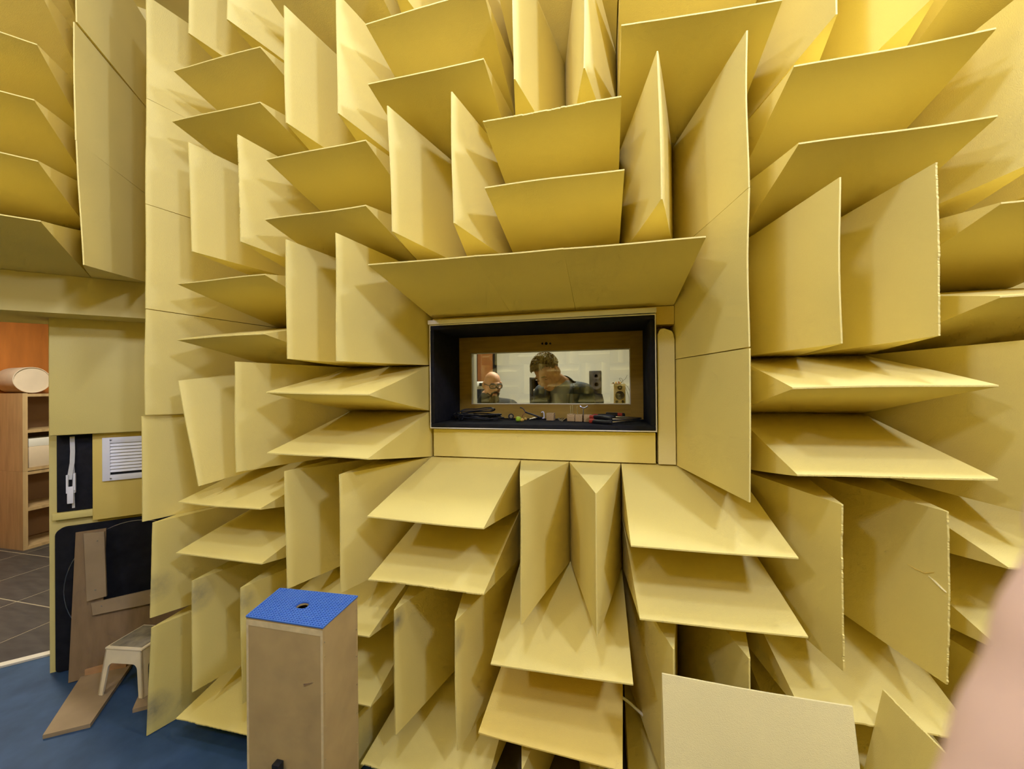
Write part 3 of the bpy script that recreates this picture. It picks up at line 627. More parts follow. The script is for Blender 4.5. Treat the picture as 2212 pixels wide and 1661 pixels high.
for i, k_ in ((3, 0), (3, 1), (0, 0)):   # pale edge strips
    a, b = q[i], q[(i + 1) % 4]; d = (b - a).normalized(); n = V((b.y - a.y, a.x - b.x, 0)).normalized(); n = -n if n.dot(qc - a) > 0 else n
    c = a if k_ == 0 else b - d * .008
    m_ = MB(); m_.prism([(c.x, c.y, .001), (c.x + d.x * .008, c.y + d.y * .008, .001), (c.x + d.x * .008, c.y + d.y * .008, BH - .006), (c.x, c.y, BH - .006)], n * .0006); m_.build('edge_strip', 'mdf_edge', bx, smooth=False)
a, b = q[3], q[0]; n = V((b.y - a.y, a.x - b.x, 0)).normalized(); n = -n if n.dot(qc - a) > 0 else n
m_ = MB(); m_.prism([(a.x, a.y, BH - .024), (b.x, b.y, BH - .024), (b.x, b.y, BH - .006), (a.x, a.y, BH - .006)], n * .0007); m_.build('edge_strip', 'mdf_edge', bx, smooth=False)
# top plate with a round hole
U, Wv = (q[3] - q[0]), (q[1] - q[0])
def tq(u, v, z): p = q[0] + U * u + Wv * v + (q[2] - q[3] - Wv) * (u * v); return (p.x, p.y, z)
HU, HV = .50, .52; lu, lv_ = U.length, Wv.length; hr = .0185
def holed(z0, z1, u0, u1, v0, v1):
    n = 32; inn, outr = [], []
    for i in range(n):
        t = 2 * math.pi * i / n; cu, cv = math.cos(t), math.sin(t); inn.append((HU + hr / lu * cu, HV + hr * 1.0 / lv_ * cv))
        s_ = min(((u1 - HU) if cu > 0 else (HU - u0)) / max(abs(cu) * 1e0, 1e-6), ((v1 - HV) if cv > 0 else (HV - v0)) / max(abs(cv), 1e-6)); outr.append((HU + cu * s_, HV + cv * s_))
    for (u, v) in ((u0, v0), (u1, v0), (u1, v1), (u0, v1)):   # snap nearest outer point to the corner
        k_ = min(range(n), key=lambda j: (outr[j][0] - u) ** 2 + (outr[j][1] - v) ** 2); outr[k_] = (u, v)
    vs = [tq(u, v, z) for z in (z0, z1) for ring_ in (inn, outr) for u, v in ring_]; fs = []
    for i in range(n):
        j = (i + 1) % n; fs += [(i, j, n + j, n + i), (2 * n + i, 2 * n + j, 3 * n + j, 3 * n + i), (i, j, 2 * n + j, 2 * n + i), (n + i, n + j, 3 * n + j, 3 * n + i)]
    mb = MB(); mb.add(vs, fs); return mb
holed(BH - .006, BH, 0, 1, 0, 1).build('top_plate', 'mdf', bx, smooth=False)
mt = holed(BH + .0002, BH + .002, -.005, 1.005, -.01, 1.01).build('rubber_mat', 'blue_mat', bx, smooth=False)
mb = MB(); nu_, nv_ = 27, 20
def inh(u, v): return ((u - HU) * lu) ** 2 + ((v - HV) * lv_) ** 2 < (hr + .0015) ** 2
for i in range(nu_ + 1):
    u = i / nu_; segs = []
    for j in range(nv_ * 2):
        v0, v1 = j / nv_ / 2, (j + 1) / nv_ / 2
        if not (inh(u, v0) or inh(u, v1)): mb.box((u - .006, v0, BH + .002), (u + .006, v1, BH + .005), tq)
for j in range(nv_ + 1):
    v = j / nv_
    for i in range(nu_ * 2):
        u0, u1 = i / nu_ / 2, (i + 1) / nu_ / 2
        if not (inh(u0, v) or inh(u1, v)): mb.box((u0, v - .012, BH + .002), (u1, v + .012, BH + .0048), tq)
tag(mb.build('grid_ribs', mat('blue_rib', (.075, .20, .58), .45, spec=.4), mt, smooth=False), kind='stuff')
p = V(ony(600, 1650, q[3].y - .012)); a, b = q[3], q[0]; d = (b - a).normalized(); n = V((b.y - a.y, a.x - b.x, 0)).normalized(); n = -n if n.dot(qc - a) > 0 else n
t_ = ((V((p.x, p.y, 0)) - V((a.x, a.y, 0))).dot(d)); pc = a + d * t_; zc_ = pl(600, 1638, np.array(n), np.array(n) @ np.array(a))[2]
pg = MB(); 
def pf(x, y, z): r = pc + d * x + n * y; return (r.x, r.y, z)
pg.box((-.013, .0005, zc_ - .07), (.012, .022, zc_), pf, bev=.002); pg.build('socket', 'black', bx)
m_ = MB(); m_.tube([pf(-.012, .012, zc_ - .02), pf(-.03, .014, zc_ - .035), pf(-.035, .014, zc_ - .07)], .006); m_.build('latch_ring', 'black', bx)

# ================================================================== THINGS IN THE WINDOW NICHE
ZS = FL + .0005
def sill(x, y, z=ZS): return V(onz(x, y, z))
def curve_pts(pts, n=8):
    P = [V(p) for p in pts]; out = []
    for i in range(len(P) - 1):
        p0, p1, p2, p3 = P[max(i - 1, 0)], P[i], P[i + 1], P[min(i + 2, len(P) - 1)]
        for k_ in range(n):
            t = k_ / n; out.append(.5 * ((2 * p1) + (p2 - p0) * t + (2 * p0 - 5 * p1 + 4 * p2 - p3) * t * t + (3 * p1 - p0 - 3 * p2 + p3) * t ** 3))
    out.append(P[-1]); return out
cb = empty('cable_coil', sill(1030, 906), 'coiled black cables heaped in the left of the window niche', 'cable')
c0_, c1_ = sill(992, 908), sill(1079, 908)
for i in range(9):
    cx = c0_.lerp(c1_, .5) + V((random.uniform(-.02, .02), random.uniform(-.02, .02), 0)); ra = random.uniform(.10, .128); rb = random.uniform(.022, .05); ph = random.uniform(-.25, .25)
    tz = .004 + i * .0045; n1 = random.uniform(0, 6); pts = []
    for k_ in range(28):
        t = 2 * math.pi * k_ / 28; x, y = ra * math.cos(t), rb * math.sin(t) * (1 + .2 * math.sin(2 * t + n1)); r_ = V((x * math.cos(ph) - y * math.sin(ph), x * math.sin(ph) + y * math.cos(ph), 0))
        pts.append(cx + r_ + V((0, 0, tz + abs(math.sin(t * 1.5 + n1)) * .008 + (.012 if i > 6 else 0) * (1 + math.sin(t + n1)))))
    m_ = MB(); m_.tube(pts, .0034, 8, close=True); m_.build('cable_loop', 'rubber', cb)
for p, r in ((sill(986, 907), .018), (sill(995, 909), .016)):
    m_ = MB(); pts = [p + V((r * math.cos(t), .01 * math.sin(t * 2), r + .004 + r * math.sin(t))) for t in [2 * math.pi * k_ / 20 for k_ in range(20)]]; m_.tube(pts, .003, 8, close=True); m_.build('cable_eye', 'rubber', cb)
p = sill(1104, 906); pj = empty('cable_plug', p, 'round black cable plug with silver end in the niche', 'plug')
dv = (V(CAM) - p).normalized(); dv.z = 0; dv.normalize(); r_ = .0165
m_ = MB(); m_.lathe(p + V((0, 0, r_ + .001)), -dv, [(0, r_), (.006, r_), (.05, r_ * .8), (.07, r_ * .4)], 24); m_.build('body', 'rubber', pj)
m_ = MB(); m_.lathe(p + V((0, 0, r_ + .001)), dv, [(-.002, .0105), (.004, .0105), (.004, .007), (.001, .006), (.001, .003), (.005, .003)], 20); m_.build('contact', 'chrome', pj)
sc = empty('split_cable', sill(1140, 903), 'short black cable with split copper ends in the niche', 'cable')
b3 = sill(1165, 908); yy = min(b3.y, .27)
pp = [V(ony(x, y, yy + .01)) for x, y in ((1168, 902), (1152, 896), (1140, 892), (1135, 890))]
for p_ in pp: p_.z = max(p_.z, ZS + .006)
m_ = MB(); m_.tube(curve_pts(pp), .0048, 8); m_.build('sheath', 'rubber', sc)
m_ = MB(); m_.tube(curve_pts([pp[-1], V(ony(1131, 884, yy + .01)), V(ony(1127, 881, yy + .01)), V(ony(1123, 880.5, yy + .01))]), .0028, 6); m_.build('core', 'black', sc)
m_ = MB(); m_.tube(curve_pts([pp[-1], V(ony(1131, 894, yy)), V(ony(1128, 901, yy))]), .0018, 6); m_.build('core', 'copper', sc)
def plug(x, y, c, r, lab):
    p = sill(x, y); m_ = MB(); ax = V((.9, .35, 0)).normalized(); m_.lathe(p + V((0, 0, r + .0005)) - ax * r, ax, [(0, r * .5), (r * .3, r * .9), (r * .8, r), (r * 1.4, r * .9), (r * 2, r * .55)], 18); tag(m_.build('earplug', c), lab, 'earplug', 'small bright plugs in the niche')
plug(1120, 911, 'green', .0145, 'lime green plug lying in the niche'); plug(1128, 911, 'orange', .0095, 'small orange plug beside the green one in the niche'); plug(1135, 908, 'orange', .008, 'small yellow plug behind the orange one in the niche')
pt = empty('pliers', sill(1157, 907), 'small silver pliers lying left of the single wooden block', 'pliers')
A, B, C_ = sill(1143, 908) + V((0, 0, .006)), sill(1156, 906) + V((0, 0, .006)), sill(1171, 904) + V((0, 0, .006))
m_ = MB(); m_.tube([A, A.lerp(B, .6), B], [.002, .005, .007], 8); m_.build('jaw', 'chrome', pt)
for s_ in (-1, 1):
    m_ = MB(); m_.tube(curve_pts([B, B.lerp(C_, .5) + V((0, .018 * s_, 0)), C_ + V((0, .012 * s_, 0))]), .0042, 8); m_.build('handle', 'black', pt)
p = sill(1173, 904); m_ = MB(); m_.tube(curve_pts([p + V((.006, 0, .003)), p + V((.006, 0, .03)), p + V((0, 0, .040)), p + V((-.010, 0, .036))]), .0035, 8); m_.lathe(p, (0, 0, 1), [(0, .008), (.003, .008), (.006, .003)], 12); tag(m_.build('hook', 'white_plastic'), 'small translucent hook standing left of the wooden block', 'hook')
def block_obj(x0, x1, yb, lab, grp='wooden blocks in the niche', dep=.045, h=None):
    a, b = sill(x0, yb), sill(x1, yb + .3); wdt = (b - a).length; d = (b - a).normalized(); n = V((-d.y, d.x, 0)); h = h or wdt * .95; m = bpy.data.materials.new('block_grain'); m.use_nodes = True; N = m.node_tree.nodes; L = m.node_tree.links
    tc = N.new('ShaderNodeTexCoord'); wv = N.new('ShaderNodeTexWave'); wv.wave_type = 'RINGS'; wv.rings_direction = 'Y'; mp = N.new('ShaderNodeMapping'); mp.inputs['Location'].default_value = (random.uniform(-.08, .08), 0, random.uniform(-.09, -.03)); L.new(tc.outputs['Object'], mp.inputs[0]); L.new(mp.outputs[0], wv.inputs[0])
    wv.inputs['Scale'].default_value = 55; wv.inputs['Distortion'].default_value = 1.2; wv.inputs['Detail Scale'].default_value = 3
    rp = N.new('ShaderNodeValToRGB'); rp.color_ramp.elements[0].color = (.34, .20, .07, 1); rp.color_ramp.elements[1].color = (.72, .53, .24, 1); L.new(wv.outputs['Color'], rp.inputs[0]); L.new(rp.outputs[0], N['Principled BSDF'].inputs['Base Color']); N['Principled BSDF'].inputs['Roughness'].default_value = .8
    mb = MB(); mb.box((0, 0, 0), (wdt, dep, h), lambda x, y, z: tuple(a + d * x + n * y + V((0, 0, z))), bev=.001); o = tag(mb.build('wooden_block', m), lab, 'block', grp); return a + d * wdt / 2 + n * dep / 2 + V((0, 0, h)), d
block_obj(1180, 1196, 908, 'single wooden block standing alone in the niche')
tb1, _ = block_obj(1225, 1241, 910, 'wooden block with two pins standing in its top')
tb2, _ = block_obj(1242, 1257.5, 910.5, 'wooden block with one pin, middle of the niche row')
block_obj(1261, 1277, 911, 'wooden block beside the red handled pliers')
for (x, y0, y1, lab) in ((1233, 892, 876, 'left thin metal pin standing on a wooden block'), (1237.5, 891, 875, 'middle thin metal pin standing on a wooden block'), (1247.5, 892, 878, 'right thin metal pin standing on a wooden block')):
    tbx = tb1 if x < 1240 else tb2; a = V(ony(x, y0, tbx.y)); b = V(ony(x - .5, y1, tbx.y)); a.z = tbx.z + .0003; m_ = MB(); m_.lathe(a, b - a, [(0, .0022), ((b - a).length - .002, .0022), ((b - a).length - .002, .0034), ((b - a).length, .0034)], 10); tag(m_.build('metal_pin', 'chrome'), lab, 'pin', 'pins on the blocks')
for i, (x0, y0, x1, y1) in enumerate(((1207, 907, 1216, 904), (1210, 910, 1221, 903), (1214, 911, 1224, 905))):
    a, b = sill(x0, y0), sill(x1, y1); a.z = b.z = ZS + .0065; d = (b - a).normalized(); Ln = (b - a).length
    m_ = MB(); m_.lathe(a, d, [(0, .0062), (.004, .0062), (.004, .003), (Ln, .003)], 8); tag(m_.build('bolt', 'chrome'), ['rear silver bolt lying left of the wooden blocks', 'middle silver bolt lying left of the wooden blocks', 'front silver bolt lying left of the wooden blocks'][i], 'bolt', 'loose bolts in the niche')
p = sill(1260, 909); top = V(ony(1261, 879, p.y)); wbolt = empty('wing_bolt', p, 'upright steel wing bolt between two wooden blocks', 'bolt')
m_ = MB(); m_.lathe(p, (0, 0, 1), [(0, .003), (top.z - p.z, .003)], 10); m_.build('shaft', 'steel', wbolt)
for s_ in (-1, 1): m_ = MB(); m_.tube(curve_pts([top + V((0, 0, -.006)), top + V((s_ * .012, 0, -.002)), top + V((s_ * .021, 0, .006))]), [.004] * 8 + [.0035] * 8 + [.005], 8); m_.build('wing', 'steel', wbolt)
# cutters and pliers at the right
def tool(pa, pb, pc_, lab, name, grip='black', band=None, r=.011):
    A, B, C_ = [sill(*v) + V((0, 0, .016)) for v in (pa, pb, pc_)]; t = empty(name, B, lab, 'tool')
    for s_ in (-1, 1):
        nn = V((0, .015 * s_, .002 + .006 * s_))
        m_ = MB(); m_.tube(curve_pts([A + nn * 1.4, A.lerp(B, .5) + nn * 1.7, B + nn]), [r * .8] + [r] * 15 + [r * .7], 10); h_ = m_.build('handle', grip, t)
        m_ = MB(); m_.tube([A + nn * 1.4 - (B - A).normalized() * .004, A + nn * 1.4 + (B - A).normalized() * .022], r * 1.12, 10); m_.build('grip_end', 'red_grip', h_)
        m_ = MB(); m_.tube([B + nn, B.lerp(C_, .5) + nn * .5, C_ + nn * .15], [.006, .0065, .002], 8); m_.build('jaw', 'chrome', t)
    return t
tool((1277, 913), (1322, 917), (1390, 914), 'long-nose pliers with red-tipped black handles, front right of niche', 'long_nose_pliers')
tool((1283, 910), (1330, 911), (1386, 910), 'second pair of black handled pliers behind the front pair', 'long_nose_pliers', r=.010)
a, b = sill(1309, 909) + V((0, 0, .036)), sill(1350, 909) + V((0, 0, .030)); d = (b - a).normalized(); Ln = (b - a).length
sdv = empty('screwdriver', a.lerp(b, .5), 'thick black screwdriver with red band at the back of the niche', 'screwdriver')
m_ = MB(); m_.lathe(a, d, [(0, .008), (.004, .011), (Ln * .6, .012), (Ln * .6, .0122)], 16); m_.build('handle', 'black', sdv)
m_ = MB(); m_.lathe(a + d * Ln * .6, d, [(0, .0122), (Ln * .24, .0122)], 16); m_.build('band', 'red_grip', sdv)
m_ = MB(); m_.lathe(a + d * Ln * .84, d, [(0, .012), (Ln * .13, .0115), (Ln * .16, .008)], 16); m_.build('cap', 'black', sdv)
# cables hanging in the gap below the window
p0, p1, p2 = V(ony(1350, 1490, -.02)), V(ony(1356, 1560, -.05)), V(ony(1358, 1661, -.10))
p2.z = max(p2.z, .02)
m_ = MB(); m_.tube(curve_pts([p0, p1, p2]), .006, 8); tag(m_.build('hanging_cable', 'rubber'), 'thin black cable hanging in the dark gap between lower wedges', 'cable')
m_ = MB(); m_.tube(curve_pts([V(ony(1342, 1505, -.30)), V(ony(1362, 1520, -.30)), V(ony(1398, 1553, -.28))]), .0055, 8); tag(m_.build('white_cable', 'white_plastic'), 'short white cable crossing the gap between lower wedges', 'cable')

# ================================================================== BEHIND THE WINDOW
def bx3(px0, py0, px1, py1, y, dep): p, q_ = ony(px0, py1, y), ony(px1, py0, y); return (p[0], y, p[2]), (q_[0], y + dep, q_[2])
# white upright at the left of the glass
p = ony(1017, 870, .70); p2 = ony(1025, 870, .70); mb = MB(); mb.box((p[0] - .06, .70, 0), (p2[0], .76, 2.3)); tag(mb.build('white_post', 'white_paint', smooth=False), 'white upright post at left edge of the window view', 'post')
# orange door with dark frame on the far wall
(x0, _, _), (x1, _, _) = bx3(1032, 800, 1065, 860, OY - .05, .05); dr = empty('door_2', ((x0 + x1) / 2, OY, 0)); dr['kind'] = 'structure'
mb = MB(); mb.box((x0, OY - .05, .01), (x1, OY - .002, 2.38)); mb.build('door_leaf', 'brown_wood', dr, smooth=False)
for xa, xb in ((x0 - .055, x0), (x1, x1 + .045)): m_ = MB(); m_.box((xa, OY - .06, .0), (xb, OY - .002, 2.44)); m_.build('door_frame', 'black_matt', dr, smooth=False)
m_ = MB(); m_.box((x0, OY - .06, 2.38), (x1, OY - .002, 2.44)); m_.build('door_frame', 'black_matt', dr, smooth=False)
# printer on a dark cabinet
a, b = bx3(1018, 824, 1049, 841, 1.9, .4); cz_ = a[2]
cab = empty('cabinet', ((a[0] + b[0]) / 2, 2.1, 0), 'dark cabinet behind the bald man, under the white device', 'cabinet'); m_ = MB(); m_.box((a[0] - .2, 1.86, .0), (b[0], 2.34, cz_ - .004), bev=.004); m_.build('body', 'black_matt', cab); m_ = MB(); m_.box((a[0] - .17, 1.848, .06), (b[0] - .02, 1.859, cz_ - .05), bev=.003); dq = m_.build('door', 'black_matt', cab); m_ = MB(); m_.box((b[0] - .05, 1.838, .9), (b[0] - .035, 1.847, 1.05)); m_.build('handle', 'steel', dq)
pr_ = empty('printer', ((a[0] + b[0]) / 2, 2.1, cz_), 'white printer-like device standing on dark cabinet behind the bald man', 'printer'); m_ = MB(); m_.box((a[0] - .05, 1.9, cz_), (b[0], 2.3, b[2]), bev=.008); m_.build('body', 'white_plastic', pr_)
s0, s1 = bx3(1035.5, 827, 1060, 834, 1.895, .004); m_ = MB(); m_.box((s0[0], 1.893, s0[2]), (min(s1[0], b[0] - .02), 1.8995, s1[2])); m_.build('display', 'black', pr_); m_ = MB(); m_.box((a[0], 1.897, cz_ + .022), (b[0] - .01, 1.8995, cz_ + .026)); m_.build('paper_slot', 'steel', pr_)
# dark bookcase with a picture
a, b = bx3(1144.5, 815, 1172, 880, 2.6, .3); bc = empty('dark_bookcase', ((a[0] + b[0]) / 2, 2.75, 0), 'black open bookcase behind the man in the navy jacket', 'bookcase'); X0_, X1_, Z1_ = a[0], a[0] + .30, b[2]
for xa, xb in ((X0_, X0_ + .022), (X1_ - .022, X1_)): m_ = MB(); m_.box((xa, 2.6, 0), (xb, 2.9, Z1_)); m_.build('side_panel', 'black_matt', bc, smooth=False)
for z in (.02, .45, .88, 1.22, 1.485, Z1_ - .022): m_ = MB(); m_.box((X0_ + .022, 2.6, z), (X1_ - .022, 2.9, z + .02)); m_.build('shelf_board', 'black_matt', bc, smooth=False)
m_ = MB(); m_.box((X0_ + .022, 2.885, .02), (X1_ - .022, 2.898, Z1_ - .03)); m_.build('back_panel', 'black_matt', bc, smooth=False)
pz = 1.5055; m_ = MB(); m_.box((X0_ + .13, 2.62, pz), (X0_ + .26, 2.635, pz + .10)); pic = empty('picture_card', (X0_ + .19, 2.62, pz), 'small white picture card standing in the black bookcase', 'picture'); m_.build('card', 'paper', pic, smooth=False); m_ = MB(); m_.box((X0_ + .155, 2.6185, pz + .02), (X0_ + .235, 2.6195, pz + .08)); m_.build('print', 'steel', pic, smooth=False)
m_ = MB(); m_.box((X0_ + .045, 2.62, pz), (X0_ + .075, 2.8, pz + .09), bev=.002); tag(m_.build('book', 'roll'), 'thin pale book upright in the black bookcase', 'book')
# tall dark loudspeaker
a, b = bx3(1273, 800.5, 1299, 852, 2.3, .26); ts = empty('tall_speaker', ((a[0] + b[0]) / 2, 2.4, 0), 'tall black loudspeaker on a stand behind the navy jacket', 'loudspeaker')
m_ = MB(); m_.box((a[0], 2.3, a[2]), (b[0], 2.56, b[2]), bev=.006); m_.build('cabinet', 'black', ts)
for f_, r in ((.78, .045), (.42, .055)): m_ = MB(); m_.lathe(((a[0] + b[0]) / 2 + .01, 2.2985, a[2] + (b[2] - a[2]) * f_), (0, -1, 0), [(0, r), (.004, r), (.004, r * .85), (-.0, r * .4)], 24); m_.build('driver', 'cone', ts)
s0, s1 = bx3(1266, 854, 1304, 876, 2.24, .3); m_ = MB(); m_.prism([(s0[0], 2.24, 1.36), (s1[0], 2.24, 1.36), (s1[0] + .0, 2.24, s0[2] + .05), (b[0] + .005, 2.24, a[2] - .001), (a[0], 2.24, a[2] - .001), (s0[0], 2.24, s0[2] + .05)], (0, .32, 0)); m_.build('tray', 'black', ts, smooth=False)
m_ = MB(); m_.box(((a[0] + b[0]) / 2 - .05, 2.36, 0), ((a[0] + b[0]) / 2 + .05, 2.46, 1.36)); m_.build('stand_column', 'black', ts); m_ = MB(); m_.box(((a[0] + b[0]) / 2 - .2, 2.25, 0.0), ((a[0] + b[0]) / 2 + .2, 2.56, .02)); m_.build('stand_foot', 'black', ts)
# small two-way speaker with wires on top
YS = 1.75; a, b = bx3(1326.5, 829, 1351, 872, YS, .17); cx = (a[0] + b[0]) / 2; wS, hS = b[0] - a[0], b[2] - a[2]
ssd = empty('small_speaker', (cx, YS + .08, a[2]), 'small pale wooden two-way loudspeaker at right of the window view', 'loudspeaker')
m_ = MB(); m_.box((a[0], YS, a[2]), (b[0], YS + .17, b[2]), bev=.002); m_.build('cabinet', 'speaker_wood', ssd)
def drv(px, py, rpx, nm, dust=None):
    c = ony(px, py, YS); r = rpx / F * (YS - CAM[1]) * .95; m_ = MB(); m_.lathe((c[0], YS - .0005, c[2]), (0, -1, 0), [(0, r), (.003, r), (.0035, r * .86), (.001, r * .8), (-.0, r * .3)], 28); q_ = m_.build(nm, 'cone', ssd)
    m_ = MB(); m_.ell((c[0], YS - .0015, c[2]), (r * .28, r * .14, r * .28)); m_.build('dust_cap', dust or 'black', q_)
drv(1339, 837, 5.2, 'tweeter', 'chrome'); drv(1339, 854, 9.6, 'woofer'); drv(1332.5, 867.5, 3, 'port'); drv(1345.5, 867.5, 3, 'port')
sd_ = empty('speaker_stand', (cx, YS + .08, 0), 'dark stand carrying the small wooden loudspeaker', 'stand'); m_ = MB(); m_.box((a[0] - .006, YS - .005, a[2] - .02), (b[0] + .006, YS + .175, a[2] - .0005)); m_.build('plate', 'black', sd_); m_ = MB(); m_.lathe((cx, YS + .08, .02), (0, 0, 1), [(0, .02), (a[2] - .04, .02)]); m_.build('pole', 'black', sd_); m_ = MB(); m_.lathe((cx, YS + .08, 0), (0, 0, 1), [(0, .15), (.02, .15)], 28); m_.build('foot', 'black', sd_)
wires = empty('loose_wiring', (cx, YS + .05, b[2]), 'small circuit parts with loose wires on top of the small speaker', 'wires'); zt2 = b[2] + .001
m_ = MB(); m_.box((a[0] - .022, YS - .01, zt2), (b[0] - .04, YS + .10, zt2 + .004)); m_.build('circuit_board', 'copper', wires)
for dx, c, h in ((.02, 'orange', .012), (.045, 'copper', .016), (.06, 'orange', .010), (-.005, 'black', .008)): m_ = MB(); m_.lathe((a[0] + dx, YS + .03, zt2 + .0042), (0, 0, 1), [(0, .007), (h, .007), (h + .002, .004)], 12); m_.build('component', c, wires)
P_ = lambda x, y, dy=.02: V(ony(x, y, YS + dy))
for pts_ in (((1342, 827), (1346, 822), (1351, 818), (1355, 810)), ((1344, 828), (1339, 820), (1338, 817), (1343, 818), (1346, 826)), ((1346, 827), (1356, 836), (1361, 850), (1360, 872)), ((1348, 828), (1353, 842), (1358, 856), (1359, 872))):
    m_ = MB(); m_.tube(curve_pts([P_(*p_) for p_ in pts_]), .0016, 6); m_.build('wire', 'rubber', wires)

# ================================================================== PEOPLE
def capsule(mb, p0, p1, r0, r1, n=14):
    p0, p1 = V(p0), V(p1); ax = p1 - p0; L_ = ax.length; prof = []
    for i in range(5): t = math.pi / 2 * i / 4; prof.append((-r0 * math.cos(t), max(r0 * math.sin(t), .0008)))
    for i in range(5): t = math.pi / 2 * i / 4; prof.append((L_ + r1 * math.sin(t), max(r1 * math.cos(t), .0008)))
    mb.lathe(p0, ax, prof, n)
def head_frame(c, yaw, pitch, roll=0): return V(c), Matrix.Rotation(yaw, 3, 'Z') @ Matrix.Rotation(roll, 3, 'Y') @ Matrix.Rotation(pitch, 3, 'X')
def add_head(mb, C, R, s=1.0):
    E = lambda c, r, rot=None: mb.ell(C + R @ (V(c) * s), [a * s for a in r], R @ rot if rot else R)
    E((0, .012, .030), (.076, .096, .088)); E((0, -.030, -.040), (.060, .060, .075)); E((0, -.055, -.092), (.036, .034, .028))      # cranium, face, chin
    E((0, -.080, .022), (.054, .016, .012)); E((-.036, -.070, -.030), (.024, .020, .024)); E((.036, -.070, -.030), (.024, .020, .024))  # brow, cheeks
    E((0, -.104, -.028), (.013, .018, .015)); E((0, -.094, -.006), (.0095, .014, .028)); E((-.011, -.096, -.034), (.008, .010, .008)); E((.011, -.096, -.034), (.008, .010, .008))
    E((0, -.090, -.066), (.024, .010, .012)); E((-.058, .0, -.055), (.018, .04, .035)); E((.058, .0, -.055), (.018, .04, .035))
    for s_ in (-1, 1): E((s_ * .086, .018, -.008), (.012, .023, .036), Matrix.Rotation(.45 * s_, 3, 'Z')); E((s_ * .080, .004, -.030), (.010, .011, .016))
def hand(mb, wr, d, side, s=1.0):
    d = V(d).normalized(); sd = V(side).normalized(); n = d.cross(sd)
    capsule(mb, wr, wr + d * .05, .026 * s, .030 * s)
    for sg in (-.024, -.008, .008, .024): capsule(mb, wr + d * .05 + sd * sg, wr + d * .085 + sd * sg, .014, .013)
    for i, ln_ in enumerate((.070, .080, .076, .060)):
        b = wr + d * .085 + sd * (-.027 + .018 * i); k1 = b + d * ln_ * .5 + n * .006; capsule(mb, b, k1, .0095, .009); capsule(mb, k1, k1 + d * ln_ * .4 + n * .022, .009, .0075)
    t0 = wr + d * .03 - sd * .030; t1 = t0 + d * .035 - sd * .022 + n * .008; capsule(mb, t0, t1, .012, .010); capsule(mb, t1, t1 + d * .03 - sd * .004 + n * .008, .010, .008)
def figure(name, lab, C, R, neck, sh, yawb, ground, skin, cloth, trous, s=1.0, shw=.19, lean=(0, 0)):
    """body: one continuous surface; clothing follows it"""
    root = empty(name, (sh.x, sh.y, 0), lab, 'person'); Rb = Matrix.Rotation(yawb, 3, 'Z')
    pel = V((sh.x + lean[0], sh.y + lean[1], .97)); chest = sh.lerp(pel, .35); x = Rb @ V((1, 0, 0)); f = Rb @ V((0, -1, 0))
    mb = MB(); add_head(mb, C, R, s); capsule(mb, C + R @ V((0, .02, -.05)) * s, neck, .054 * s, .062 * s)
    hips = [pel + x * .095 * k_ for k_ in (-1, 1)]; feet = [V((pel.x, pel.y, .04)) + x * .12 * k_ + f * .02 for k_ in (-1, 1)]; knees = [h.lerp(ft, .5) + f * .03 for h, ft in zip(hips, feet)]
    shs = [sh + x * shw * k_ for k_ in (-1, 1)]; elb = [q_ + V((0, 0, -.27)) + x * .05 * k_ + f * .06 for q_, k_ in zip(shs, (-1, 1))]; wri = [e_ + f * .21 + V((0, 0, -.06)) - x * .06 * k_ for e_, k_ in zip(elb, (-1, 1))]
    capsule(mb, neck, chest, .075, .13); capsule(mb, chest, pel, .135, .14)
    for i in (0, 1):
        capsule(mb, sh.lerp(shs[i], .3), shs[i], .075, .062); capsule(mb, chest, shs[i] + V((0, 0, -.05)), .11, .06); capsule(mb, shs[i], elb[i], .052, .040); capsule(mb, elb[i], wri[i], .038, .027); hand(mb, wri[i], wri[i] - elb[i], x * (1 if i == 0 else -1))
        capsule(mb, hips[i], knees[i], .085, .056); capsule(mb, knees[i], feet[i] + V((0, 0, .05)), .054, .038); capsule(mb, feet[i] + f * -.03 - V((0, 0, .0)), feet[i] + f * .15 - V((0, 0, .006)), .036, .030)
    body = finish('body', remeshed(mb, 'body', .0055, 3), skin, root, sharp=80)
    tb = MB()
    for i in (0, 1): capsule(tb, hips[i], knees[i], .100, .072); capsule(tb, knees[i], feet[i] + V((0, 0, .08)), .072, .058); capsule(tb, hips[i] + V((0, 0, .05)), pel + V((0, 0, .06)), .10, .12)
    finish('trousers', remeshed(tb, 'trousers', .012, 3), trous, root, sharp=80)
    for i in (0, 1): m_ = MB(); capsule(m_, feet[i] - f * .05 + V((0, 0, .01)), feet[i] + f * .17 - V((0, 0, .0)), .046, .038); m_.box((-.045, -.06, .001), (.045, .20, .02), lambda a, b, c, F_=feet[i]: tuple(V((F_.x, F_.y, 0)) + x * a + f * b + V((0, 0, c)))); m_.build('shoe', 'black', root)
    return root, dict(x=x, f=f, pel=pel, chest=chest, shs=shs, elb=elb, wri=wri, Rb=Rb)
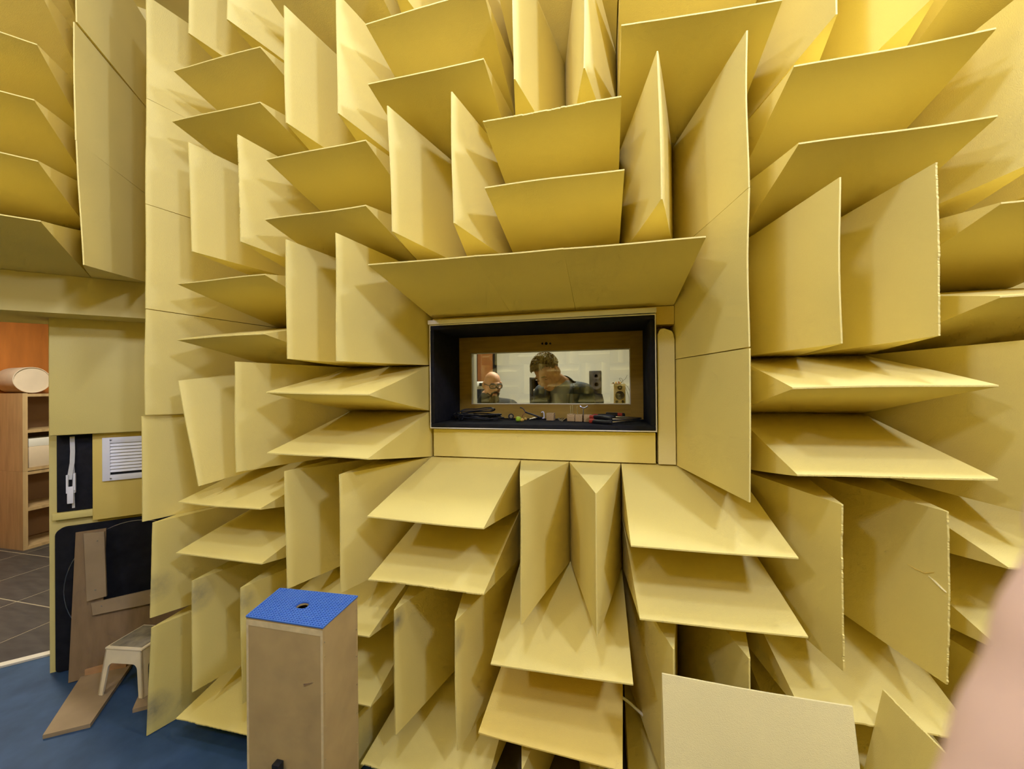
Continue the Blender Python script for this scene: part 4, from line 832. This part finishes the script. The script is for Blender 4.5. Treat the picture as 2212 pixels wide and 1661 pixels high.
def garment(root, g, neck, sh, m, name, off, sleeve, open_front=None, collar=True, voxel=.009, hem=.95):
    mb = MB(); x, f = g['x'], g['f']; capsule(mb, neck + V((0, 0, -.03)), g['chest'], .082 + off, .135 + off); capsule(mb, g['chest'], g['pel'] + V((0, 0, .03)), .14 + off, .145 + off)
    for i in (0, 1):
        capsule(mb, sh.lerp(g['shs'][i], .2) + V((0, 0, .008)), g['shs'][i], .078 + off, .068 + off); capsule(mb, g['chest'], g['shs'][i] + V((0, 0, -.05)), .118 + off, .07 + off)
        e_ = g['shs'][i].lerp(g['elb'][i], min(1, sleeve)); capsule(mb, g['shs'][i], e_, .062 + off, .052 + off)
        if sleeve > 1: capsule(mb, g['elb'][i], g['elb'][i].lerp(g['wri'][i], sleeve - 1), .052 + off, .040 + off)
    me = remeshed(mb, name, voxel, 3)
    if open_front:
        bm = bmesh.new(); bm.from_mesh(me); kill = []
        for v_ in bm.verts:
            d = v_.co - g['chest']; lx, ly = d.dot(x), d.dot(f); 
            if ly > .02 and abs(lx - .01) < open_front * (1 + max(0, d.z) * 1.5): kill.append(v_)
        bmesh.ops.delete(bm, geom=kill, context='VERTS'); bm.to_mesh(me); bm.free()
    o = finish(name, me, m, root, sharp=80)
    md = o.modifiers.new('thickness', 'SOLIDIFY'); md.thickness = .006; md.offset = 1
    return o
# the bald man with glasses
R2D = math.radians
d1 = 3.35; C1, R1 = head_frame(at(1064, 830, d1), R2D(36), R2D(13)); neck1 = V(at(1056, 858, d1 + .07)); sh1 = V(at(1064, 882, d1 + .09))
p1_, g1_ = figure('person', 'bald bearded person in dark T-shirt and black glasses looking down behind window', C1, R1, neck1, sh1, R2D(24), 0, 'skin', 'shirt_dark', 'trousers', s=.90, shw=.155)
garment(p1_, g1_, neck1, sh1, 'shirt_dark', 't_shirt', .008, .6)
HL = lambda C, R, c, s=.90: C + R @ (V(c) * s)
gl = []
fr_ = MB(); sgn = lambda v: math.copysign(abs(v) ** .55, v)
for s_ in (-1, 1):
    pts = [HL(C1, R1, (s_ * .034 + .028 * sgn(math.cos(t)), -.108 + .012 * abs(s_ * .034 + .027 * math.cos(t)) / .06, .002 + .019 * sgn(math.sin(t)))) for t in [2 * math.pi * i / 20 for i in range(20)]]
    fr_.tube(pts, .0040, 8, close=True); fr_.tube([HL(C1, R1, (s_ * .062, -.096, .006)), HL(C1, R1, (s_ * .083, -.03, .008)), HL(C1, R1, (s_ * .086, .02, .0))], .0032, 8)
fr_.tube([HL(C1, R1, (-.008, -.110, .006)), HL(C1, R1, (.008, -.110, .006))], .0028, 8); fr_.build('glasses', 'black', p1_)
for s_ in (-1, 1):
    m_ = MB(); m_.ell(HL(C1, R1, (s_ * .033, -.079, .002)), (.014, .010, .007), R1); m_.build('eyelid', 'skin', p1_); m_ = MB(); m_.ell(HL(C1, R1, (s_ * .033, -.088, -.002)), (.010, .002, .0018), R1); m_.build('eye', 'eye', p1_)
    m_ = MB(); m_.ell(HL(C1, R1, (s_ * .034, -.094, .027)), (.022, .005, .0035), R1); m_.build('eyebrow', 'beard_dark', p1_)
mb = MB()
for i in range(46):   # goatee in locks
    u = random.uniform(-1, 1); a = HL(C1, R1, (u * .034, -.080 + abs(u) * .018, -.088 - random.uniform(0, .02))); b = a + (R1 @ V((u * .012 + random.uniform(-.006, .006), -.014, -.045 - .022 * (1 - u * u) * random.random()))); mb.tube([a, a.lerp(b, .5) + R1 @ V((0, -.006, 0)), b], [.008, .007, .002], 6)
mb.build('beard', 'beard', p1_)
mb = MB()
for s_ in (-1, 1): capsule(mb, HL(C1, R1, (0, -.100, -.053)), HL(C1, R1, (s_ * .030, -.084, -.068)), .008, .006); capsule(mb, HL(C1, R1, (s_ * .030, -.084, -.068)), HL(C1, R1, (s_ * .034, -.070, -.095)), .007, .010)
for s_ in (-1, 1): capsule(mb, HL(C1, R1, (s_ * .034, -.068, -.098)), HL(C1, R1, (s_ * .058, -.034, -.085)), .010, .008)
mb.build('moustache', 'beard_dark', p1_); m_ = MB(); m_.ell(HL(C1, R1, (0, -.0985, -.069)), (.016, .004, .0045), R1); m_.build('lips', 'lip', p1_)
# the man in the navy jacket
d2 = 2.88; C2, R2 = head_frame(at(1181, 804, d2), R2D(-30), R2D(40), R2D(-8)); neck2 = V(at(1215, 832, d2 + .10)); sh2 = V(at(1217, 852, d2 + .10))
p2_, g2_ = figure('person', 'curly-haired person in open navy jacket and grey T-shirt looking down behind window', C2, R2, neck2, sh2, R2D(-10), 0, 'skin_b', 'jacket', 'trousers', s=1.05, shw=.148)
garment(p2_, g2_, neck2, sh2, 'shirt_grey', 't_shirt', .006, .5)
jk = garment(p2_, g2_, neck2, sh2, 'jacket', 'jacket', .020, 1.85, open_front=.062)
HL2 = lambda c: C2 + R2 @ (V(c) * 1.05)
mb = MB()
xx, ff = g2_['x'], g2_['f']
for s_ in (-1, 1):   # lapels
    a = neck2 + xx * .075 * s_ + V((0, 0, .01)) - ff * .03; b = a + ff * .12 - V((0, 0, .05)) + xx * .02 * s_; c = b + ff * .06 - V((0, 0, .20)) - xx * .012 * s_; mb.tube(curve_pts([a, b, c]), [.016] * 8 + [.015] * 8 + [.008], 8)
mb.tube(curve_pts([neck2 + xx * -.075 - ff * .03 + V((0, 0, .01)), neck2 - ff * .085 + V((0, 0, .022)), neck2 + xx * .075 - ff * .03 + V((0, 0, .01))]), .016, 8); mb.build('collar', 'jacket', jk)
mb = MB()    # hair: a cap of curls
random.seed(11)
hb = MB(); hb.ell(HL2((0, .024, .048)), (.082, .094, .078), R2); hb.ell(HL2((0, -.045, .090)), (.062, .045, .028), R2); hb.ell(HL2((0, .075, .005)), (.060, .040, .055), R2); 
for s_ in (-1, 1): hb.ell(HL2((s_ * .072, .024, .040)), (.012, .040, .026), R2)
for i in range(420):
    t = random.uniform(0, 6.283); ph = math.acos(random.uniform(-.15, 1)); n_ = V((math.sin(ph) * math.cos(t), math.sin(ph) * math.sin(t), math.cos(ph)))
    p = V((0, .012, .038)) + V((n_.x * .080, n_.y * .096, n_.z * .088))
    if n_.y < -.55 and n_.z < .45: continue
    if abs(n_.x) > .72 and n_.z < .22 and n_.y < .35: continue
    tang = n_.orthogonal().normalized(); tang = (Matrix.Rotation(random.uniform(0, 6.28), 3, n_) @ tang) + V((0, -.5, 0)); L_ = random.uniform(.022, .045); pts = []
    for k_ in range(5): f_ = k_ / 4; pts.append(HL2(p + n_ * (.004 + .012 * math.sin(f_ * 3)) + tang * L_ * (f_ - .4)))
    hb.tube(pts, [.004, .0055, .0055, .0045, .0015], 5)
hb.build('hair', 'hair', p2_)
for s_ in (-1, 1):
    m_ = MB(); m_.ell(HL2((s_ * .033, -.079, .002)), (.014, .010, .007), R2); m_.build('eyelid', 'skin_b', p2_); m_ = MB(); m_.ell(HL2((s_ * .033, -.088, -.003)), (.011, .002, .0018), R2); m_.build('eye', 'eye', p2_)
    m_ = MB(); m_.ell(HL2((s_ * .034, -.094, .025)), (.022, .005, .004), R2); m_.build('eyebrow', 'hair', p2_)
m_ = MB(); m_.ell(HL2((0, -.0985, -.069)), (.019, .005, .005), R2); m_.build('lips', 'lip', p2_)

# the fingertip at the lower right edge of the lens
dF = .046; edge = [(2330, 930), (2272, 1075), (2214, 1215), (2165, 1325), (2122, 1430), (2078, 1540), (2030, 1661), (1972, 1800), (1910, 1950)]
rF = .0082; pts = []; rad = []
for i, (x, y) in enumerate(edge):
    x1, y1 = edge[min(i + 1, len(edge) - 1)]; x0, y0 = edge[max(i - 1, 0)]; tx, ty = x1 - x0, y1 - y0; l_ = math.hypot(tx, ty); nx, ny = -ty / l_ * -1, tx / l_ * -1
    r = rF * (.72 if i == 0 else 1); o_ = r * F / dF * 1.57; pts.append(V(at(x + nx * o_, y + ny * o_, dF))); rad.append(r)
dirn = (pts[0] - pts[1]).normalized(); mb = MB(); e_ = pts[0]
tipP = [e_ + dirn * .0062, e_ + dirn * .0052, e_ + dirn * .003]; tipR = [.0008, .0030, .0049]
allp = tipP + curve_pts(pts, 3); rr2 = tipR + [rad[min(int(i / 3), len(rad) - 1)] * (.84 + .16 * min(1, i / 3)) if i < 4 else rF * (1 + .03 * math.sin(i * .9)) for i in range(len(curve_pts(pts, 3)))]
fg = empty('finger', pts[-1], 'blurred pink fingertip covering the lower right corner before the lens', 'finger')
mb.tube(allp, rr2, 24); mb.build('skin_surface', 'skin_finger', fg, sharp=80)
bk_ = V(FW); m_ = MB(); c = pts[1]; ax = (pts[0] - pts[2]).normalized(); sd = ax.cross(bk_).normalized(); up_ = sd.cross(ax)
up_ = up_ if up_.dot(bk_) > 0 else -up_; Rn = Matrix((sd, ax, up_)).transposed(); m_.ell(c + up_ * rF * .80, (.0058, .0072, .0022), Rn); m_.build('fingernail', 'nail', fg)
